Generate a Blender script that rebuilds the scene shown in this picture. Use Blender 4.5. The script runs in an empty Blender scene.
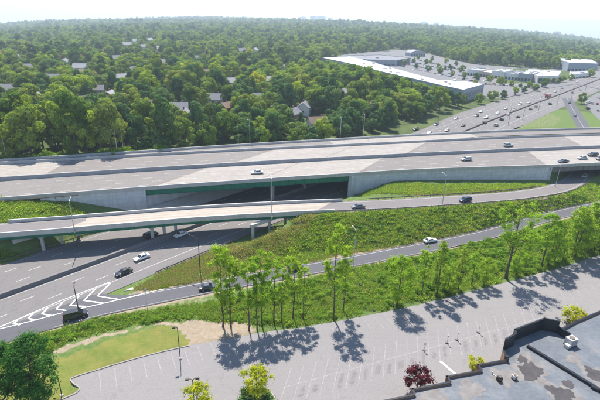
import bpy, math, random
import numpy as np

R = math.radians
sc = bpy.context.scene
# ------------------------------------------------------------------ camera, sky, sun, exposure
F_PX, CAM_H, HOR_Y, ROLL = 455.0, 66.0, 13.0, R(1.5)      # lens in pixels of a 600 px wide picture
PITCH = math.atan((200 - HOR_Y) / F_PX)
SUN_EL, SUN_AZ = 58.0, -16.0                              # sun ahead of the camera, a little to the left (+Y is ahead)

cam_d = bpy.data.cameras.new('camera')
cam = bpy.data.objects.new('camera', cam_d)
sc.collection.objects.link(cam)
cam_d.sensor_width = 36.0
cam_d.lens = 36.0 * F_PX / 600.0
cam_d.clip_start, cam_d.clip_end = 1.0, 40000.0
cam.location = (0, 0, CAM_H)
from mathutils import Matrix
_m = Matrix.Rotation(math.pi / 2 - PITCH, 4, 'X') @ Matrix.Rotation(ROLL, 4, 'Z')
cam.rotation_euler = _m.to_euler()
sc.camera = cam

world = bpy.data.worlds.new('World')
sc.world = world
world.use_nodes = True
wn = world.node_tree
bg = wn.nodes['Background']
sky = wn.nodes.new('ShaderNodeTexSky')
sky.sky_type = 'NISHITA'
sky.sun_disc = False
sky.sun_elevation = R(SUN_EL)
sky.sun_rotation = R(SUN_AZ)
sky.altitude = 50
sky.air_density = 1.0
sky.dust_density = 0.3
sky.ozone_density = 1.0
wn.links.new(sky.outputs[0], bg.inputs[0])
bg.inputs[1].default_value = 0.13

sun_d = bpy.data.lights.new('sun', 'SUN')
sun = bpy.data.objects.new('sun', sun_d)
sc.collection.objects.link(sun)
sun_d.energy, sun_d.angle, sun_d.color = 4.9, R(0.55), (1.0, 0.94, 0.84)
from mathutils import Vector
_to_sun = Vector((math.sin(R(SUN_AZ)) * math.cos(R(SUN_EL)), math.cos(R(SUN_AZ)) * math.cos(R(SUN_EL)), math.sin(R(SUN_EL))))
sun.rotation_euler = _to_sun.to_track_quat('Z', 'Y').to_euler()
sun.location = (0, 0, 300)

sc.view_settings.view_transform = 'Standard'
sc.view_settings.look = 'None'
sc.view_settings.gamma = 1.0
sc.view_settings.exposure = 0.85
sc.cycles.use_denoising = True
sc.cycles.max_bounces = 6
sc.cycles.diffuse_bounces = 3
sc.cycles.glossy_bounces = 2
sc.cycles.transmission_bounces = 3
sc.cycles.volume_bounces = 0
sc.cycles.caustics_reflective = False
sc.cycles.caustics_refractive = False

rng = np.random.default_rng(7)
random.seed(7)

# ------------------------------------------------------------------ survey helpers: picture pixel -> place on the land
def _ray(px, py):
    u, v = px - 300.0, py - 200.0
    c, s = math.cos(ROLL), math.sin(ROLL)
    u2, v2 = c * u + s * v, -s * u + c * v
    return np.array([u2, F_PX * math.cos(PITCH) - v2 * math.sin(PITCH), -F_PX * math.sin(PITCH) - v2 * math.cos(PITCH)])
def P(px, py, z=0.0):
    r = _ray(px, py)
    t = (z - CAM_H) / r[2]
    return np.array([r[0] * t, r[1] * t, z])
def XY(px, py, z=0.0):
    p = P(px, py, z)
    return (float(p[0]), float(p[1]))
def smooth(a, b, x):
    t = np.clip((x - a) / (b - a), 0, 1)
    return t * t * (3 - 2 * t)

# ------------------------------------------------------------------ road lines (metres)
def catmull(pts, step=3.0):
    pts = np.array(pts, float)
    p = np.vstack([2 * pts[0] - pts[1], pts, 2 * pts[-1] - pts[-2]])
    out = []
    for i in range(1, len(p) - 2):
        n = max(2, int(np.linalg.norm(p[i + 1][:2] - p[i][:2]) / step))
        t = np.linspace(0, 1, n, endpoint=False)[:, None]
        out.append(0.5 * ((2 * p[i]) + (-p[i - 1] + p[i + 1]) * t + (2 * p[i - 1] - 5 * p[i] + 4 * p[i + 1] - p[i + 2]) * t ** 2
                          + (-p[i - 1] + 3 * p[i] - 3 * p[i + 1] + p[i + 2]) * t ** 3))
    out.append(p[-2][None])
    return np.vstack(out)
def frame2(c):
    d = np.gradient(c[:, :2], axis=0)
    d /= np.linalg.norm(d, axis=1)[:, None]
    return d, np.stack([-d[:, 1], d[:, 0]], 1)             # direction, left normal
def arclen(c):
    return np.concatenate([[0], np.cumsum(np.linalg.norm(np.diff(c[:, :2], axis=0), axis=1))])

MAIN_Z = 9.5
_mx = np.arange(-330, 420, 3.0)
def main_y(x):
    return 178.8 + 0.2715 * x - 2.2e-4 * x * x
MAIN = np.stack([_mx, main_y(_mx)], 1)
def near_off(x):
    return 19.4 + 3.6 * smooth(30, 110, x)
def far_off(x):
    return 19.8 + 2.5 * smooth(20, 130, x)
def col_off(x):
    return np.interp(x, [-330, -120, -80, 0, 60, 120, 420], [24.0, 24.0, 24.5, 29.0, 32.5, 35.5, 37.0])

LOWER = catmull([(-170, -9), (-130, 33), (-72.5, 93), (-38.4, 130.5), (24, 197), (87.4, 264), (122, 304), (172, 361), (244, 441), (364, 576), (600, 845)], 4.0)
SERVICE = catmull([(-160, -20), (-119, 22.5), (-86, 58), (-70, 73.5), (-60, 81.4), (-51, 86.9), (-42.5, 91.4), (-23, 99.9), (-6, 106.6), (10, 112.9), (31, 121.4), (60, 134), (83, 147), (106, 158.5), (135, 171), (190, 190)], 2.5)
RAMP3 = catmull([(-260, 74, 8.4), (-160, 97, 7.4), (-83, 117.2, 6.6), (-58, 123.8, 6.6), (-30.8, 131.2, 6.6), (0, 137.8, 6.5), (27.3, 143.4, 6.1),
                 (49.5, 149.9, 5.4), (72, 157, 4.6), (88, 163.4, 4.0), (102, 170.8, 3.5), (114, 180.5, 3.2), (126, 195, 3.0), (140, 215, 3.0), (160, 242, 3.0)], 2.5)

def dist_line(x, y, line):
    """distance, signed offset (left positive) and index of the nearest sample for arrays x, y"""
    x, y = np.asarray(x, float).ravel(), np.asarray(y, float).ravel()
    d, n = frame2(line)
    best = np.full(x.shape, 1e18)
    idx = np.zeros(x.shape, int)
    for i0 in range(0, len(line), 16):
        seg = line[i0:i0 + 16, :2]
        dd = (x[:, None] - seg[None, :, 0]) ** 2 + (y[:, None] - seg[None, :, 1]) ** 2
        j = dd.argmin(1)
        m = dd[np.arange(len(x)), j]
        k = m < best
        best[k] = m[k]
        idx[k] = (j + i0)[k]
    s = (x - line[idx, 0]) * n[idx, 0] + (y - line[idx, 1]) * n[idx, 1]
    return np.sqrt(best), s, idx

def far_drop(x, y):
    """the country falls away gently into valleys on both sides, far off"""
    d = np.hypot(x, y)
    t = np.abs(x) / np.maximum(y, 1.0)
    t = np.where(y > 50, np.minimum(t, 0.74), 0)
    return np.maximum(0, d - 650) * (0.030 * (t / 0.66) ** 2) + 0.006 * np.maximum(0, d - 1500)

def ground_z(x, y):
    sh = np.shape(x)
    x, y = np.asarray(x, float).ravel(), np.asarray(y, float).ravel()
    sm = (y - main_y(x)) * 0.965
    dl, sl, il = dist_line(x, y, LOWER)
    dr, sr, ir = dist_line(x, y, RAMP3)
    rz = RAMP3[ir, 2]
    # country on the far side of the motorway
    left_of = np.where(sl > 0, smooth(30, 130, sl), 0) * smooth(620, 330, np.hypot(x, y))
    far_base = 7.2 * left_of
    z = np.where(sm > 0, far_base, 0.0)
    # motorway bank
    no, co = near_off(x), np.where(x < 80, col_off(x), col_off(x))
    bank = np.where(sm > 0, MAIN_Z - np.where(sm < co + 1.0, 1.2, 0.35) - np.maximum(0, sm - co - 2.0) / 2.0, -99.0)
    bank = np.where((sm <= 0) & (sm > -no + 1.8), MAIN_Z - 1.2, bank)
    # fill between motorway and ramp on the near side
    between = (sm <= -no + 1.8) & (sr > 3.0)
    w = smooth(-74, -96, x)
    room = np.maximum(1e-3, (-no - sm) + (sr - 4.0))
    lerp = np.clip((sr - 5.0) / room, 0, 1)
    fill = rz - 0.1 + 0.5 * smooth(4, 10, sr) + w * lerp * (MAIN_Z - 0.3 - rz)
    bank = np.where(between, fill, bank)
    # near-side bank of the ramp
    rbank = np.where(sr <= 5.0, rz - 0.15 - np.maximum(0, dr - 5.6) / 2.1, -99.0)
    z = np.maximum(z, np.maximum(bank, rbank))
    # cut for the lower road, steep under the motorway bridge
    edge = np.where(sl > 0, 18.6 + 9.5 * smooth(250, 330, y), 17.6 + 4 * smooth(250, 330, y))
    edge = np.where((sm > -no + 1.0) & (sm < col_off(x) + 3), np.maximum(edge, 21.5), edge)
    edge = np.where((sl < 0) & (dr < 26) & (sm < -no), 17.6 + 3.6 * smooth(26, 14, dr), edge)
    slope = np.where((sm > -no + 1.5) & (sm < col_off(x) + 3), 3.0, np.where(dr < 8, 0.95, 0.58))
    cut = np.maximum(0, dl - edge) * slope
    z = np.minimum(z, cut)
    # cut for the ramp below the motorway
    under = (sm > -no - 2) & (x > 60)
    z = np.where(under, np.minimum(z, rz - 0.12 + np.maximum(0, dr - 7.0) * 3.0), z)
    # the roads' own beds
    z = np.where((dl < np.minimum(edge, np.where(sl > 0, 50, 17.6 + 4 * smooth(250, 330, y))) - 0.3), -0.12, z)
    ds, ss, _ = dist_line(x, y, SERVICE)
    z = np.minimum(z, -0.12 + np.maximum(0, ds - 3.6) * np.where(x > 60, 0.95, 0.55))
    onr = (dr < 5.2) & (dl > 19) & (cut > rz - 0.7)
    z = np.where(onr, rz - 0.15, z)
    # gentle unevenness away from roads
    soft = np.where((sm > -no - 1) & ((sm < co + 1) | (sl < 0)), 0, 1) * smooth(4, 10, ds) * smooth(0, 6, dl - edge) * smooth(5, 9, dr)
    z = z + soft * 0.28 * (np.sin(x * 0.31 + 1.3 * np.sin(y * 0.17)) * np.sin(y * 0.27 + 0.8) + 0.5 * np.sin(x * 0.83 + y * 0.61))
    z = z - far_drop(x, y)
    hill = smooth(1800, 3500, np.hypot(x, y)) * (14 * np.sin(x / 700 + 1) * np.sin(y / 900) + 8 * np.sin(x / 310 + y / 420))
    return (z + hill).reshape(sh)
def gz(x, y):
    return float(ground_z(np.array([x]), np.array([y]))[0])
def PT(px, py, it=7):
    """place on the land seen at that pixel"""
    z = 0.0
    for _ in range(it):
        p = P(px, py, z)
        z = 0.5 * z + 0.5 * gz(p[0], p[1])
    return np.array([p[0], p[1], gz(p[0], p[1])])

# ------------------------------------------------------------------ mesh helpers
C = sc.collection
def raw_mesh(name, verts, faces, mats=(), fmat=None, uv=None, smooth_shade=False):
    me = bpy.data.meshes.new(name)
    me.from_pydata([tuple(map(float, v)) for v in verts], [], [tuple(map(int, f)) for f in faces])
    for m in mats:
        me.materials.append(m)
    if fmat is not None:
        me.polygons.foreach_set('material_index', np.asarray(fmat, np.int32))
    if uv is not None:
        l = me.uv_layers.new(name='UVMap')
        li = np.empty(len(me.loops), np.int32)
        me.loops.foreach_get('vertex_index', li)
        l.data.foreach_set('uv', np.asarray(uv, np.float32)[li].ravel())
    if smooth_shade:
        me.polygons.foreach_set('use_smooth', np.ones(len(me.polygons), bool))
    me.update()
    return me
def link(name, me, parent=None, loc=None, rz=None):
    o = bpy.data.objects.new(name, me)
    C.objects.link(o)
    if parent is not None:
        o.parent = parent
    if loc is not None:
        o.location = tuple(float(v) for v in loc)
    if rz is not None:
        o.rotation_euler = (0, 0, float(rz))
    return o
def tag(o, label=None, cat=None, group=None, kind=None):
    if label: o['label'] = label
    if cat: o['category'] = cat
    if group: o['group'] = group
    if kind: o['kind'] = kind
    return o
def empty(name, loc=(0, 0, 0), rz=0.0, label=None, cat=None, group=None):
    o = bpy.data.objects.new(name, None)
    o.empty_display_size = 0.2
    C.objects.link(o)
    o.location = tuple(float(v) for v in loc)
    o.rotation_euler = (0, 0, float(rz))
    return tag(o, label, cat, group)

class MB:
    def __init__(self):
        self.v, self.f, self.m = [], [], []
    def add(self, v, f, m=0):
        b = len(self.v)
        self.v += [tuple(p) for p in v]
        self.f += [tuple(b + i for i in q) for q in f]
        self.m += [m] * len(f)
        return self
    def box(self, c, s, rz=0.0, m=0, taper=1.0):
        cx, cy, cz = c
        hx, hy, hz = s[0] / 2, s[1] / 2, s[2] / 2
        co, si = math.cos(rz), math.sin(rz)
        v = []
        for k, zz in ((1.0, -hz), (taper, hz)):
            for sx, sy in ((-1, -1), (1, -1), (1, 1), (-1, 1)):
                x, y = sx * hx * k, sy * hy * k
                v.append((cx + co * x - si * y, cy + si * x + co * y, cz + zz))
        return self.add(v, [(3, 2, 1, 0), (4, 5, 6, 7), (0, 1, 5, 4), (1, 2, 6, 5), (2, 3, 7, 6), (3, 0, 4, 7)], m)
    def tube(self, pts, radii, n=8, m=0, cap=True):
        pts = [np.array(p, float) for p in pts]
        rings = []
        for i, p in enumerate(pts):
            a, b = pts[max(0, i - 1)], pts[min(len(pts) - 1, i + 1)]
            d = (b - a) / (np.linalg.norm(b - a) + 1e-9)
            u = np.cross(d, (0, 0, 1.0)) if abs(d[2]) < 0.9 else np.cross(d, (1.0, 0, 0))
            u /= np.linalg.norm(u)
            w = np.cross(d, u)
            rings.append([p + radii[i] * (math.cos(t) * u + math.sin(t) * w) for t in np.arange(n) * 2 * math.pi / n])
        v = [q for r_ in rings for q in r_]
        f = []
        for i in range(len(pts) - 1):
            for k in range(n):
                f.append((i * n + k, i * n + (k + 1) % n, (i + 1) * n + (k + 1) % n, (i + 1) * n + k))
        if cap:
            f.append(tuple(range(n))[::-1])
            f.append(tuple((len(pts) - 1) * n + k for k in range(n)))
        return self.add(v, f, m)
    def prism(self, poly, z0, z1, m=0, top=True, bottom=True):
        n = len(poly)
        zz0 = z0 if hasattr(z0, '__len__') else [z0] * n
        v = [(p[0], p[1], zz0[i]) for i, p in enumerate(poly)] + [(p[0], p[1], z1) for p in poly]
        f = [(i, (i + 1) % n, n + (i + 1) % n, n + i) for i in range(n)]
        if top: f.append(tuple(range(n, 2 * n)))
        if bottom: f.append(tuple(range(n))[::-1])
        return self.add(v, f, m)
    def mesh(self, name, *mats, smooth_shade=False):
        return raw_mesh(name, self.v, self.f, mats, self.m, smooth_shade=smooth_shade)
    def obj(self, name, mat, parent=None, **k):
        mats = mat if isinstance(mat, (list, tuple)) else (mat,)
        return link(name, self.mesh(name, *mats, **k), parent)

def strip_mesh(name, line, lo, hi, z, mat, cross=None):
    """a road sheet along line between left offsets lo..hi (numbers or arrays); uv in metres: along, across"""
    n = len(line)
    d, nn = frame2(line)
    lo = np.broadcast_to(np.asarray(lo, float), n)
    hi = np.broadcast_to(np.asarray(hi, float), n)
    z = np.broadcast_to(np.asarray(z, float), n)
    s = arclen(line)
    v, uv, f = [], [], []
    for i in range(n):
        for o in (lo[i], hi[i]):
            v.append((line[i, 0] + nn[i, 0] * o, line[i, 1] + nn[i, 1] * o, z[i]))
            uv.append((s[i], o))
    for i in range(n - 1):
        f.append((2 * i, 2 * i + 2, 2 * i + 3, 2 * i + 1))
    return raw_mesh(name, v, f, [mat], uv=uv)
def profile_strip(mb, line, prof, z, m=0):
    """sweep a closed profile [(offset, height)...] along line"""
    n, k = len(line), len(prof)
    d, nn = frame2(line)
    z = np.broadcast_to(np.asarray(z, float), n)
    offs = [np.broadcast_to(np.asarray(o, float), n) for o, _ in prof]
    v = []
    for i in range(n):
        for j in range(k):
            v.append((line[i, 0] + nn[i, 0] * offs[j][i], line[i, 1] + nn[i, 1] * offs[j][i], z[i] + prof[j][1]))
    f = []
    for i in range(n - 1):
        for j in range(k):
            f.append((i * k + j, (i + 1) * k + j, (i + 1) * k + (j + 1) % k, i * k + (j + 1) % k))
    f.append(tuple(range(k))[::-1])
    f.append(tuple((n - 1) * k + j for j in range(k)))
    return mb.add(v, f, m)
def sub(line, x0, x1, col=0):
    return line[(line[:, col] >= x0) & (line[:, col] <= x1)]
def offset_line(line, off):
    d, nn = frame2(line)
    off = np.broadcast_to(np.asarray(off, float), len(line))[:, None]
    out = line[:, :2] + nn * off
    return np.hstack([out, line[:, 2:]]) if line.shape[1] > 2 else out
def band(mb, pts, width, z, m=0):
    """flat painted band along a polyline"""
    pts = np.array(pts, float)[:, :2]
    d = np.gradient(pts, axis=0)
    d /= np.linalg.norm(d, axis=1)[:, None]
    n = np.stack([-d[:, 1], d[:, 0]], 1) * width / 2
    z = np.broadcast_to(np.asarray(z, float), len(pts))
    v = []
    for p, q, zz in zip(pts, n, z):
        v += [(p[0] - q[0], p[1] - q[1], zz), (p[0] + q[0], p[1] + q[1], zz)]
    return mb.add(v, [(2 * i, 2 * i + 2, 2 * i + 3, 2 * i + 1) for i in range(len(pts) - 1)], m)

# ------------------------------------------------------------------ materials
def new_mat(name):
    m = bpy.data.materials.new(name)
    m.use_nodes = True
    nt = m.node_tree
    b = nt.nodes['Principled BSDF']
    b.inputs['Specular IOR Level'].default_value = 0.25
    return m, nt, b
def N(nt, t, **k):
    n = nt.nodes.new(t)
    for a, v in k.items():
        setattr(n, a, v)
    return n
def noise(nt, vec, scale, detail=4, rough=0.55):
    n = N(nt, 'ShaderNodeTexNoise')
    n.inputs['Scale'].default_value = scale
    n.inputs['Detail'].default_value = detail
    n.inputs['Roughness'].default_value = rough
    if vec is not None:
        nt.links.new(vec, n.inputs['Vector'])
    return n.outputs['Fac']
def ramp(nt, fac, stops):
    n = N(nt, 'ShaderNodeValToRGB')
    e = n.color_ramp.elements
    while len(e) > 1:
        e.remove(e[-1])
    e[0].position, e[0].color = stops[0][0], tuple(stops[0][1]) + ((1,) if len(stops[0][1]) == 3 else ())
    for p, c in stops[1:]:
        x = e.new(p)
        x.color = tuple(c) + ((1,) if len(c) == 3 else ())
    nt.links.new(fac, n.inputs[0])
    return n.outputs[0]
def mixc(nt, fac, a, b, mode='MIX'):
    n = N(nt, 'ShaderNodeMix', data_type='RGBA', blend_type=mode)
    for s, v in ((0, fac), (6, a), (7, b)):
        if hasattr(v, 'is_linked') or hasattr(v, 'links'):
            nt.links.new(v, n.inputs[s])
        elif isinstance(v, (int, float)):
            n.inputs[s].default_value = v
        else:
            n.inputs[s].default_value = tuple(v) + ((1,) if len(v) == 3 else ())
    return n.outputs[2]
def math_(nt, op, a, b=None):
    n = N(nt, 'ShaderNodeMath', operation=op)
    for i, v in enumerate((a, b)):
        if v is None: continue
        if isinstance(v, (int, float)): n.inputs[i].default_value = v
        else: nt.links.new(v, n.inputs[i])
    return n.outputs[0]
def coords(nt, which='Object'):
    return N(nt, 'ShaderNodeTexCoord').outputs[which]
def world_pos(nt):
    return N(nt, 'ShaderNodeNewGeometry').outputs['Position']
def bump(nt, b, h, strength=0.3, dist=0.05):
    n = N(nt, 'ShaderNodeBump')
    n.inputs['Strength'].default_value = strength
    n.inputs['Distance'].default_value = dist
    nt.links.new(h, n.inputs['Height'])
    nt.links.new(n.outputs[0], b.inputs['Normal'])
def stretch(nt, vec, s):
    n = N(nt, 'ShaderNodeMapping')
    n.inputs['Scale'].default_value = s
    nt.links.new(vec, n.inputs[0])
    return n.outputs[0]

def plain(name, col, rough=0.6, var=0.15, scale=1.5, metal=0.0, spec=0.25, coat=0.0):
    m, nt, b = new_mat(name)
    f = noise(nt, world_pos(nt) if False else coords(nt), scale, 4)
    c0 = tuple(max(0, x * (1 - var)) for x in col)
    c1 = tuple(min(1, x * (1 + var)) for x in col)
    nt.links.new(ramp(nt, f, [(0.3, c0), (0.7, c1)]), b.inputs['Base Color'])
    b.inputs['Roughness'].default_value = rough
    b.inputs['Metallic'].default_value = metal
    b.inputs['Specular IOR Level'].default_value = spec
    b.inputs['Coat Weight'].default_value = coat
    return m

def asphalt(name, col, lane=3.65, lane0=0.0, track=0.3, crack=0.35, blotch=0.2):
    m, nt, b = new_mat(name)
    uv = coords(nt, 'UV')
    pos = world_pos(nt)
    sep = N(nt, 'ShaderNodeSeparateXYZ')
    nt.links.new(uv, sep.inputs[0])
    # wheel tracks across the lanes
    v = math_(nt, 'ADD', sep.outputs[1], lane0)
    ph = math_(nt, 'MULTIPLY', v, 2 * math.pi / (lane / 2))
    tr = math_(nt, 'COSINE', ph)
    tr = math_(nt, 'MULTIPLY', math_(nt, 'ADD', tr, 1.0), 0.5)
    longn = noise(nt, stretch(nt, uv, (0.012, 0.55, 1)), 1.0, 4)
    tr = math_(nt, 'MULTIPLY', tr, ramp(nt, longn, [(0.3, (0, 0, 0)), (0.7, (1, 1, 1))]))
    big = noise(nt, pos, 0.045, 5)
    fine = noise(nt, pos, 3.0, 6, 0.7)
    streak = noise(nt, stretch(nt, uv, (0.03, 1.6, 1)), 1.0, 5)
    base = mixc(nt, big, tuple(x * (1 - blotch) for x in col), tuple(x * (1 + blotch) for x in col))
    base = mixc(nt, math_(nt, 'MULTIPLY', streak, 0.5), base, tuple(x * 0.66 for x in col))
    base = mixc(nt, math_(nt, 'MULTIPLY', tr, track), base, tuple(x * 0.45 for x in col))
    base = mixc(nt, 0.35, base, ramp(nt, fine, [(0.25, tuple(x * 0.55 for x in col)), (0.75, tuple(x * 1.4 for x in col))]))
    vo = N(nt, 'ShaderNodeTexVoronoi', feature='DISTANCE_TO_EDGE')
    vo.inputs['Scale'].default_value = 0.16
    warp = N(nt, 'ShaderNodeVectorMath', operation='ADD')
    nz = N(nt, 'ShaderNodeTexNoise')
    nz.inputs['Scale'].default_value = 0.35
    nz.inputs['Detail'].default_value = 4
    sc3 = N(nt, 'ShaderNodeVectorMath', operation='SCALE')
    sc3.inputs['Scale'].default_value = 4.0
    nt.links.new(pos, nz.inputs['Vector'])
    nt.links.new(nz.outputs['Color'], sc3.inputs[0])
    nt.links.new(pos, warp.inputs[0])
    nt.links.new(sc3.outputs[0], warp.inputs[1])
    nt.links.new(warp.outputs[0], vo.inputs['Vector'])
    cr = ramp(nt, vo.outputs['Distance'], [(0.0, (1, 1, 1)), (0.014, (0, 0, 0))])
    base = mixc(nt, math_(nt, 'MULTIPLY', cr, crack), base, tuple(x * 0.35 for x in col))
    nt.links.new(base, b.inputs['Base Color'])
    b.inputs['Roughness'].default_value = 0.85
    b.inputs['Specular IOR Level'].default_value = 0.2
    bump(nt, b, fine, 0.25, 0.03)
    return m

def concrete(name, col, var=0.14, stain=0.4, scale=0.5, uvstreak=False, panel=False):
    m, nt, b = new_mat(name)
    pos = world_pos(nt)
    f1 = noise(nt, pos, scale, 6, 0.6)
    f2 = noise(nt, stretch(nt, pos, (1, 1, 0.12)), 1.1, 5, 0.6)
    c = ramp(nt, f1, [(0.25, tuple(x * (1 - var) for x in col)), (0.75, tuple(x * (1 + var) for x in col))])
    st = ramp(nt, f2, [(0.45, (0, 0, 0)), (0.75, (1, 1, 1))])
    c = mixc(nt, math_(nt, 'MULTIPLY', st, stain), c, tuple(x * 0.62 for x in col))
    if panel:
        dt = N(nt, 'ShaderNodeVectorMath', operation='DOT_PRODUCT')
        nt.links.new(pos, dt.inputs[0]); dt.inputs[1].default_value = (0.9636, 0.2672, 0)
        sz = N(nt, 'ShaderNodeSeparateXYZ'); nt.links.new(pos, sz.inputs[0])
        fu = math_(nt, 'FRACT', math_(nt, 'MULTIPLY', dt.outputs['Value'], 0.5))
        fv = math_(nt, 'FRACT', math_(nt, 'MULTIPLY', sz.outputs[2], 0.62))
        jn = math_(nt, 'MAXIMUM', math_(nt, 'LESS_THAN', fu, 0.035), math_(nt, 'LESS_THAN', fv, 0.045))
        cellv = N(nt, 'ShaderNodeTexWhiteNoise', noise_dimensions='2D')
        cb_ = N(nt, 'ShaderNodeCombineXYZ')
        nt.links.new(math_(nt, 'FLOOR', math_(nt, 'MULTIPLY', dt.outputs['Value'], 0.5)), cb_.inputs[0])
        nt.links.new(math_(nt, 'FLOOR', math_(nt, 'MULTIPLY', sz.outputs[2], 0.62)), cb_.inputs[1])
        nt.links.new(cb_.outputs[0], cellv.inputs['Vector'])
        c = mixc(nt, math_(nt, 'MULTIPLY', cellv.outputs['Value'], 0.4), c, tuple(x * 0.7 for x in col))
        c = mixc(nt, math_(nt, 'MULTIPLY', jn, 0.55), c, tuple(x * 0.45 for x in col))
    if uvstreak:
        s = noise(nt, stretch(nt, coords(nt, 'UV'), (0.02, 0.9, 1)), 1.0, 5)
        c = mixc(nt, ramp(nt, s, [(0.4, (0, 0, 0)), (0.75, (0.75, 0.75, 0.75))]), c, tuple(x * 0.66 for x in col))
        su = N(nt, 'ShaderNodeSeparateXYZ'); nt.links.new(coords(nt, 'UV'), su.inputs[0])
        tr = math_(nt, 'MULTIPLY', math_(nt, 'ADD', math_(nt, 'COSINE', math_(nt, 'MULTIPLY', math_(nt, 'ADD', su.outputs[1], 1.0), 2 * math.pi / 1.83)), 1.0), 0.5)
        tr = math_(nt, 'MULTIPLY', tr, noise(nt, stretch(nt, coords(nt, 'UV'), (0.02, 0.4, 1)), 1.0, 3))
        c = mixc(nt, math_(nt, 'MULTIPLY', tr, 0.5), c, tuple(x * 0.55 for x in col))
    nt.links.new(c, b.inputs['Base Color'])
    b.inputs['Roughness'].default_value = 0.85
    b.inputs['Specular IOR Level'].default_value = 0.2
    bump(nt, b, noise(nt, pos, 6, 5), 0.2, 0.02)
    return m

def leaf_mat(name, cols, trans=0.35, var_noise=0.5):
    """cols: list of base colours; which one comes from the plant, shifted leaf by leaf"""
    m = bpy.data.materials.new(name)
    m.use_nodes = True
    nt = m.node_tree
    nt.nodes.clear()
    out = N(nt, 'ShaderNodeOutputMaterial')
    oi = N(nt, 'ShaderNodeObjectInfo')
    geo = N(nt, 'ShaderNodeNewGeometry')
    k = len(cols)
    c = ramp(nt, oi.outputs['Random'], [(i / max(1, k - 1), cols[i]) for i in range(k)])
    at = N(nt, 'ShaderNodeAttribute', attribute_name='leafvar')
    v = ramp(nt, at.outputs['Fac'], [(0.0, (0.52, 0.58, 0.55)), (0.5, (1.0, 1.0, 1.0)), (1.0, (1.5, 1.4, 1.05))])
    c = mixc(nt, 1.0, c, v, 'MULTIPLY')
    d = N(nt, 'ShaderNodeBsdfDiffuse')
    t = N(nt, 'ShaderNodeBsdfTranslucent')
    nt.links.new(c, d.inputs[0])
    nt.links.new(mixc(nt, 1.0, c, (1.35, 1.3, 0.5), 'MULTIPLY'), t.inputs[0])
    mx = N(nt, 'ShaderNodeMixShader')
    mx.inputs[0].default_value = trans
    nt.links.new(d.outputs[0], mx.inputs[1])
    nt.links.new(t.outputs[0], mx.inputs[2])
    nt.links.new(mx.outputs[0], out.inputs[0])
    return m

M = {}
M['asph_main'] = asphalt('motorway_asphalt', (0.205, 0.187, 0.178), lane0=1.0)
M['asph_low'] = asphalt('lower_road_asphalt', (0.178, 0.167, 0.166), lane0=0.6)
M['asph_srv'] = asphalt('service_road_asphalt', (0.105, 0.104, 0.115), lane=5.0, crack=0.2)
M['asph_ramp'] = asphalt('ramp_asphalt', (0.19, 0.173, 0.170), lane=4.0, crack=0.25)
M['asph_lot'] = asphalt('parking_asphalt', (0.228, 0.216, 0.217), lane=60, track=0.0, crack=0.2, blotch=0.13)
M['asph_far'] = asphalt('far_lot_asphalt', (0.17, 0.165, 0.168), lane=60, track=0.0, crack=0.0, blotch=0.2)
M['deck_main'] = concrete('pale_concrete_deck', (0.335, 0.305, 0.28), uvstreak=True, stain=0.4)
M['deck_ramp'] = concrete('warm_concrete_deck', (0.40, 0.345, 0.295), uvstreak=True, stain=0.2)
M['conc'] = concrete('barrier_concrete', (0.40, 0.39, 0.385))
M['conc_dark'] = concrete('shade_dark_concrete', (0.17, 0.16, 0.16))  # shade of the lower median's near face put into the concrete colour
M['conc_mid'] = concrete('stained_barrier_concrete', (0.29, 0.29, 0.30))  # motorway median, a darker grey than the other barriers
M['conc_light'] = concrete('light_concrete', (0.46, 0.45, 0.435))
M['wall'] = concrete('retaining_wall_concrete', (0.54, 0.55, 0.58), stain=0.5, panel=True)
M['green'] = plain('green_girder_paint', (0.008, 0.14, 0.085), 0.5, 0.2, 0.8)
M['steel'] = plain('galvanised_steel', (0.46, 0.47, 0.48), 0.5, 0.15, 3, metal=0.4)
M['steel_dark'] = plain('weathered_rail_steel', (0.16, 0.13, 0.11), 0.7, 0.3, 2)
M['wood'] = plain('weathered_post', (0.12, 0.09, 0.07), 0.85, 0.3, 5)
M['pole_dark'] = plain('dark_bronze_pole', (0.045, 0.04, 0.04), 0.5, 0.2, 4)
M['lens'] = plain('lamp_lens', (0.6, 0.6, 0.58), 0.3, 0.05)
M['paint'] = plain('white_road_paint', (0.72, 0.72, 0.70), 0.7, 0.18, 2.5)
M['paint_worn'] = plain('worn_lot_paint', (0.275, 0.256, 0.26), 0.8, 0.2, 1.2)
M['paint_lane'] = plain('worn_lane_paint', (0.44, 0.43, 0.42), 0.8, 0.25, 1.2)
M['kerb'] = concrete('kerb_concrete', (0.30, 0.28, 0.26))
M['stain'] = plain('oil_stain', (0.172, 0.162, 0.164), 0.8, 0.2, 1.4)
M['trunk'] = plain('bark', (0.10, 0.078, 0.060), 0.9, 0.35, 3)
M['sand'] = plain('bare_sandy_soil', (0.42, 0.33, 0.27), 0.95, 0.2, 0.7)

# leaf greens, real albedo
M['leaf_a'] = leaf_mat('leaves_mixed_green', [(0.100, 0.180, 0.036), (0.190, 0.275, 0.046), (0.265, 0.335, 0.060), (0.120, 0.215, 0.080), (0.300, 0.350, 0.066), (0.110, 0.190, 0.060), (0.225, 0.305, 0.055)], trans=0.33)
M['leaf_b'] = leaf_mat('leaves_deep_green', [(0.060, 0.135, 0.050), (0.100, 0.185, 0.060), (0.115, 0.205, 0.080)], trans=0.28)
M['leaf_c'] = leaf_mat('leaves_fresh_green', [(0.230, 0.340, 0.046), (0.300, 0.385, 0.052), (0.200, 0.320, 0.058)], trans=0.4)
M['leaf_y'] = leaf_mat('leaves_yellow_green', [(0.380, 0.420, 0.024), (0.420, 0.430, 0.026)], trans=0.4)
M['leaf_n'] = leaf_mat('leaves_near_row', [(0.240, 0.400, 0.040), (0.285, 0.430, 0.044), (0.300, 0.430, 0.050)], trans=0.52)
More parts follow.
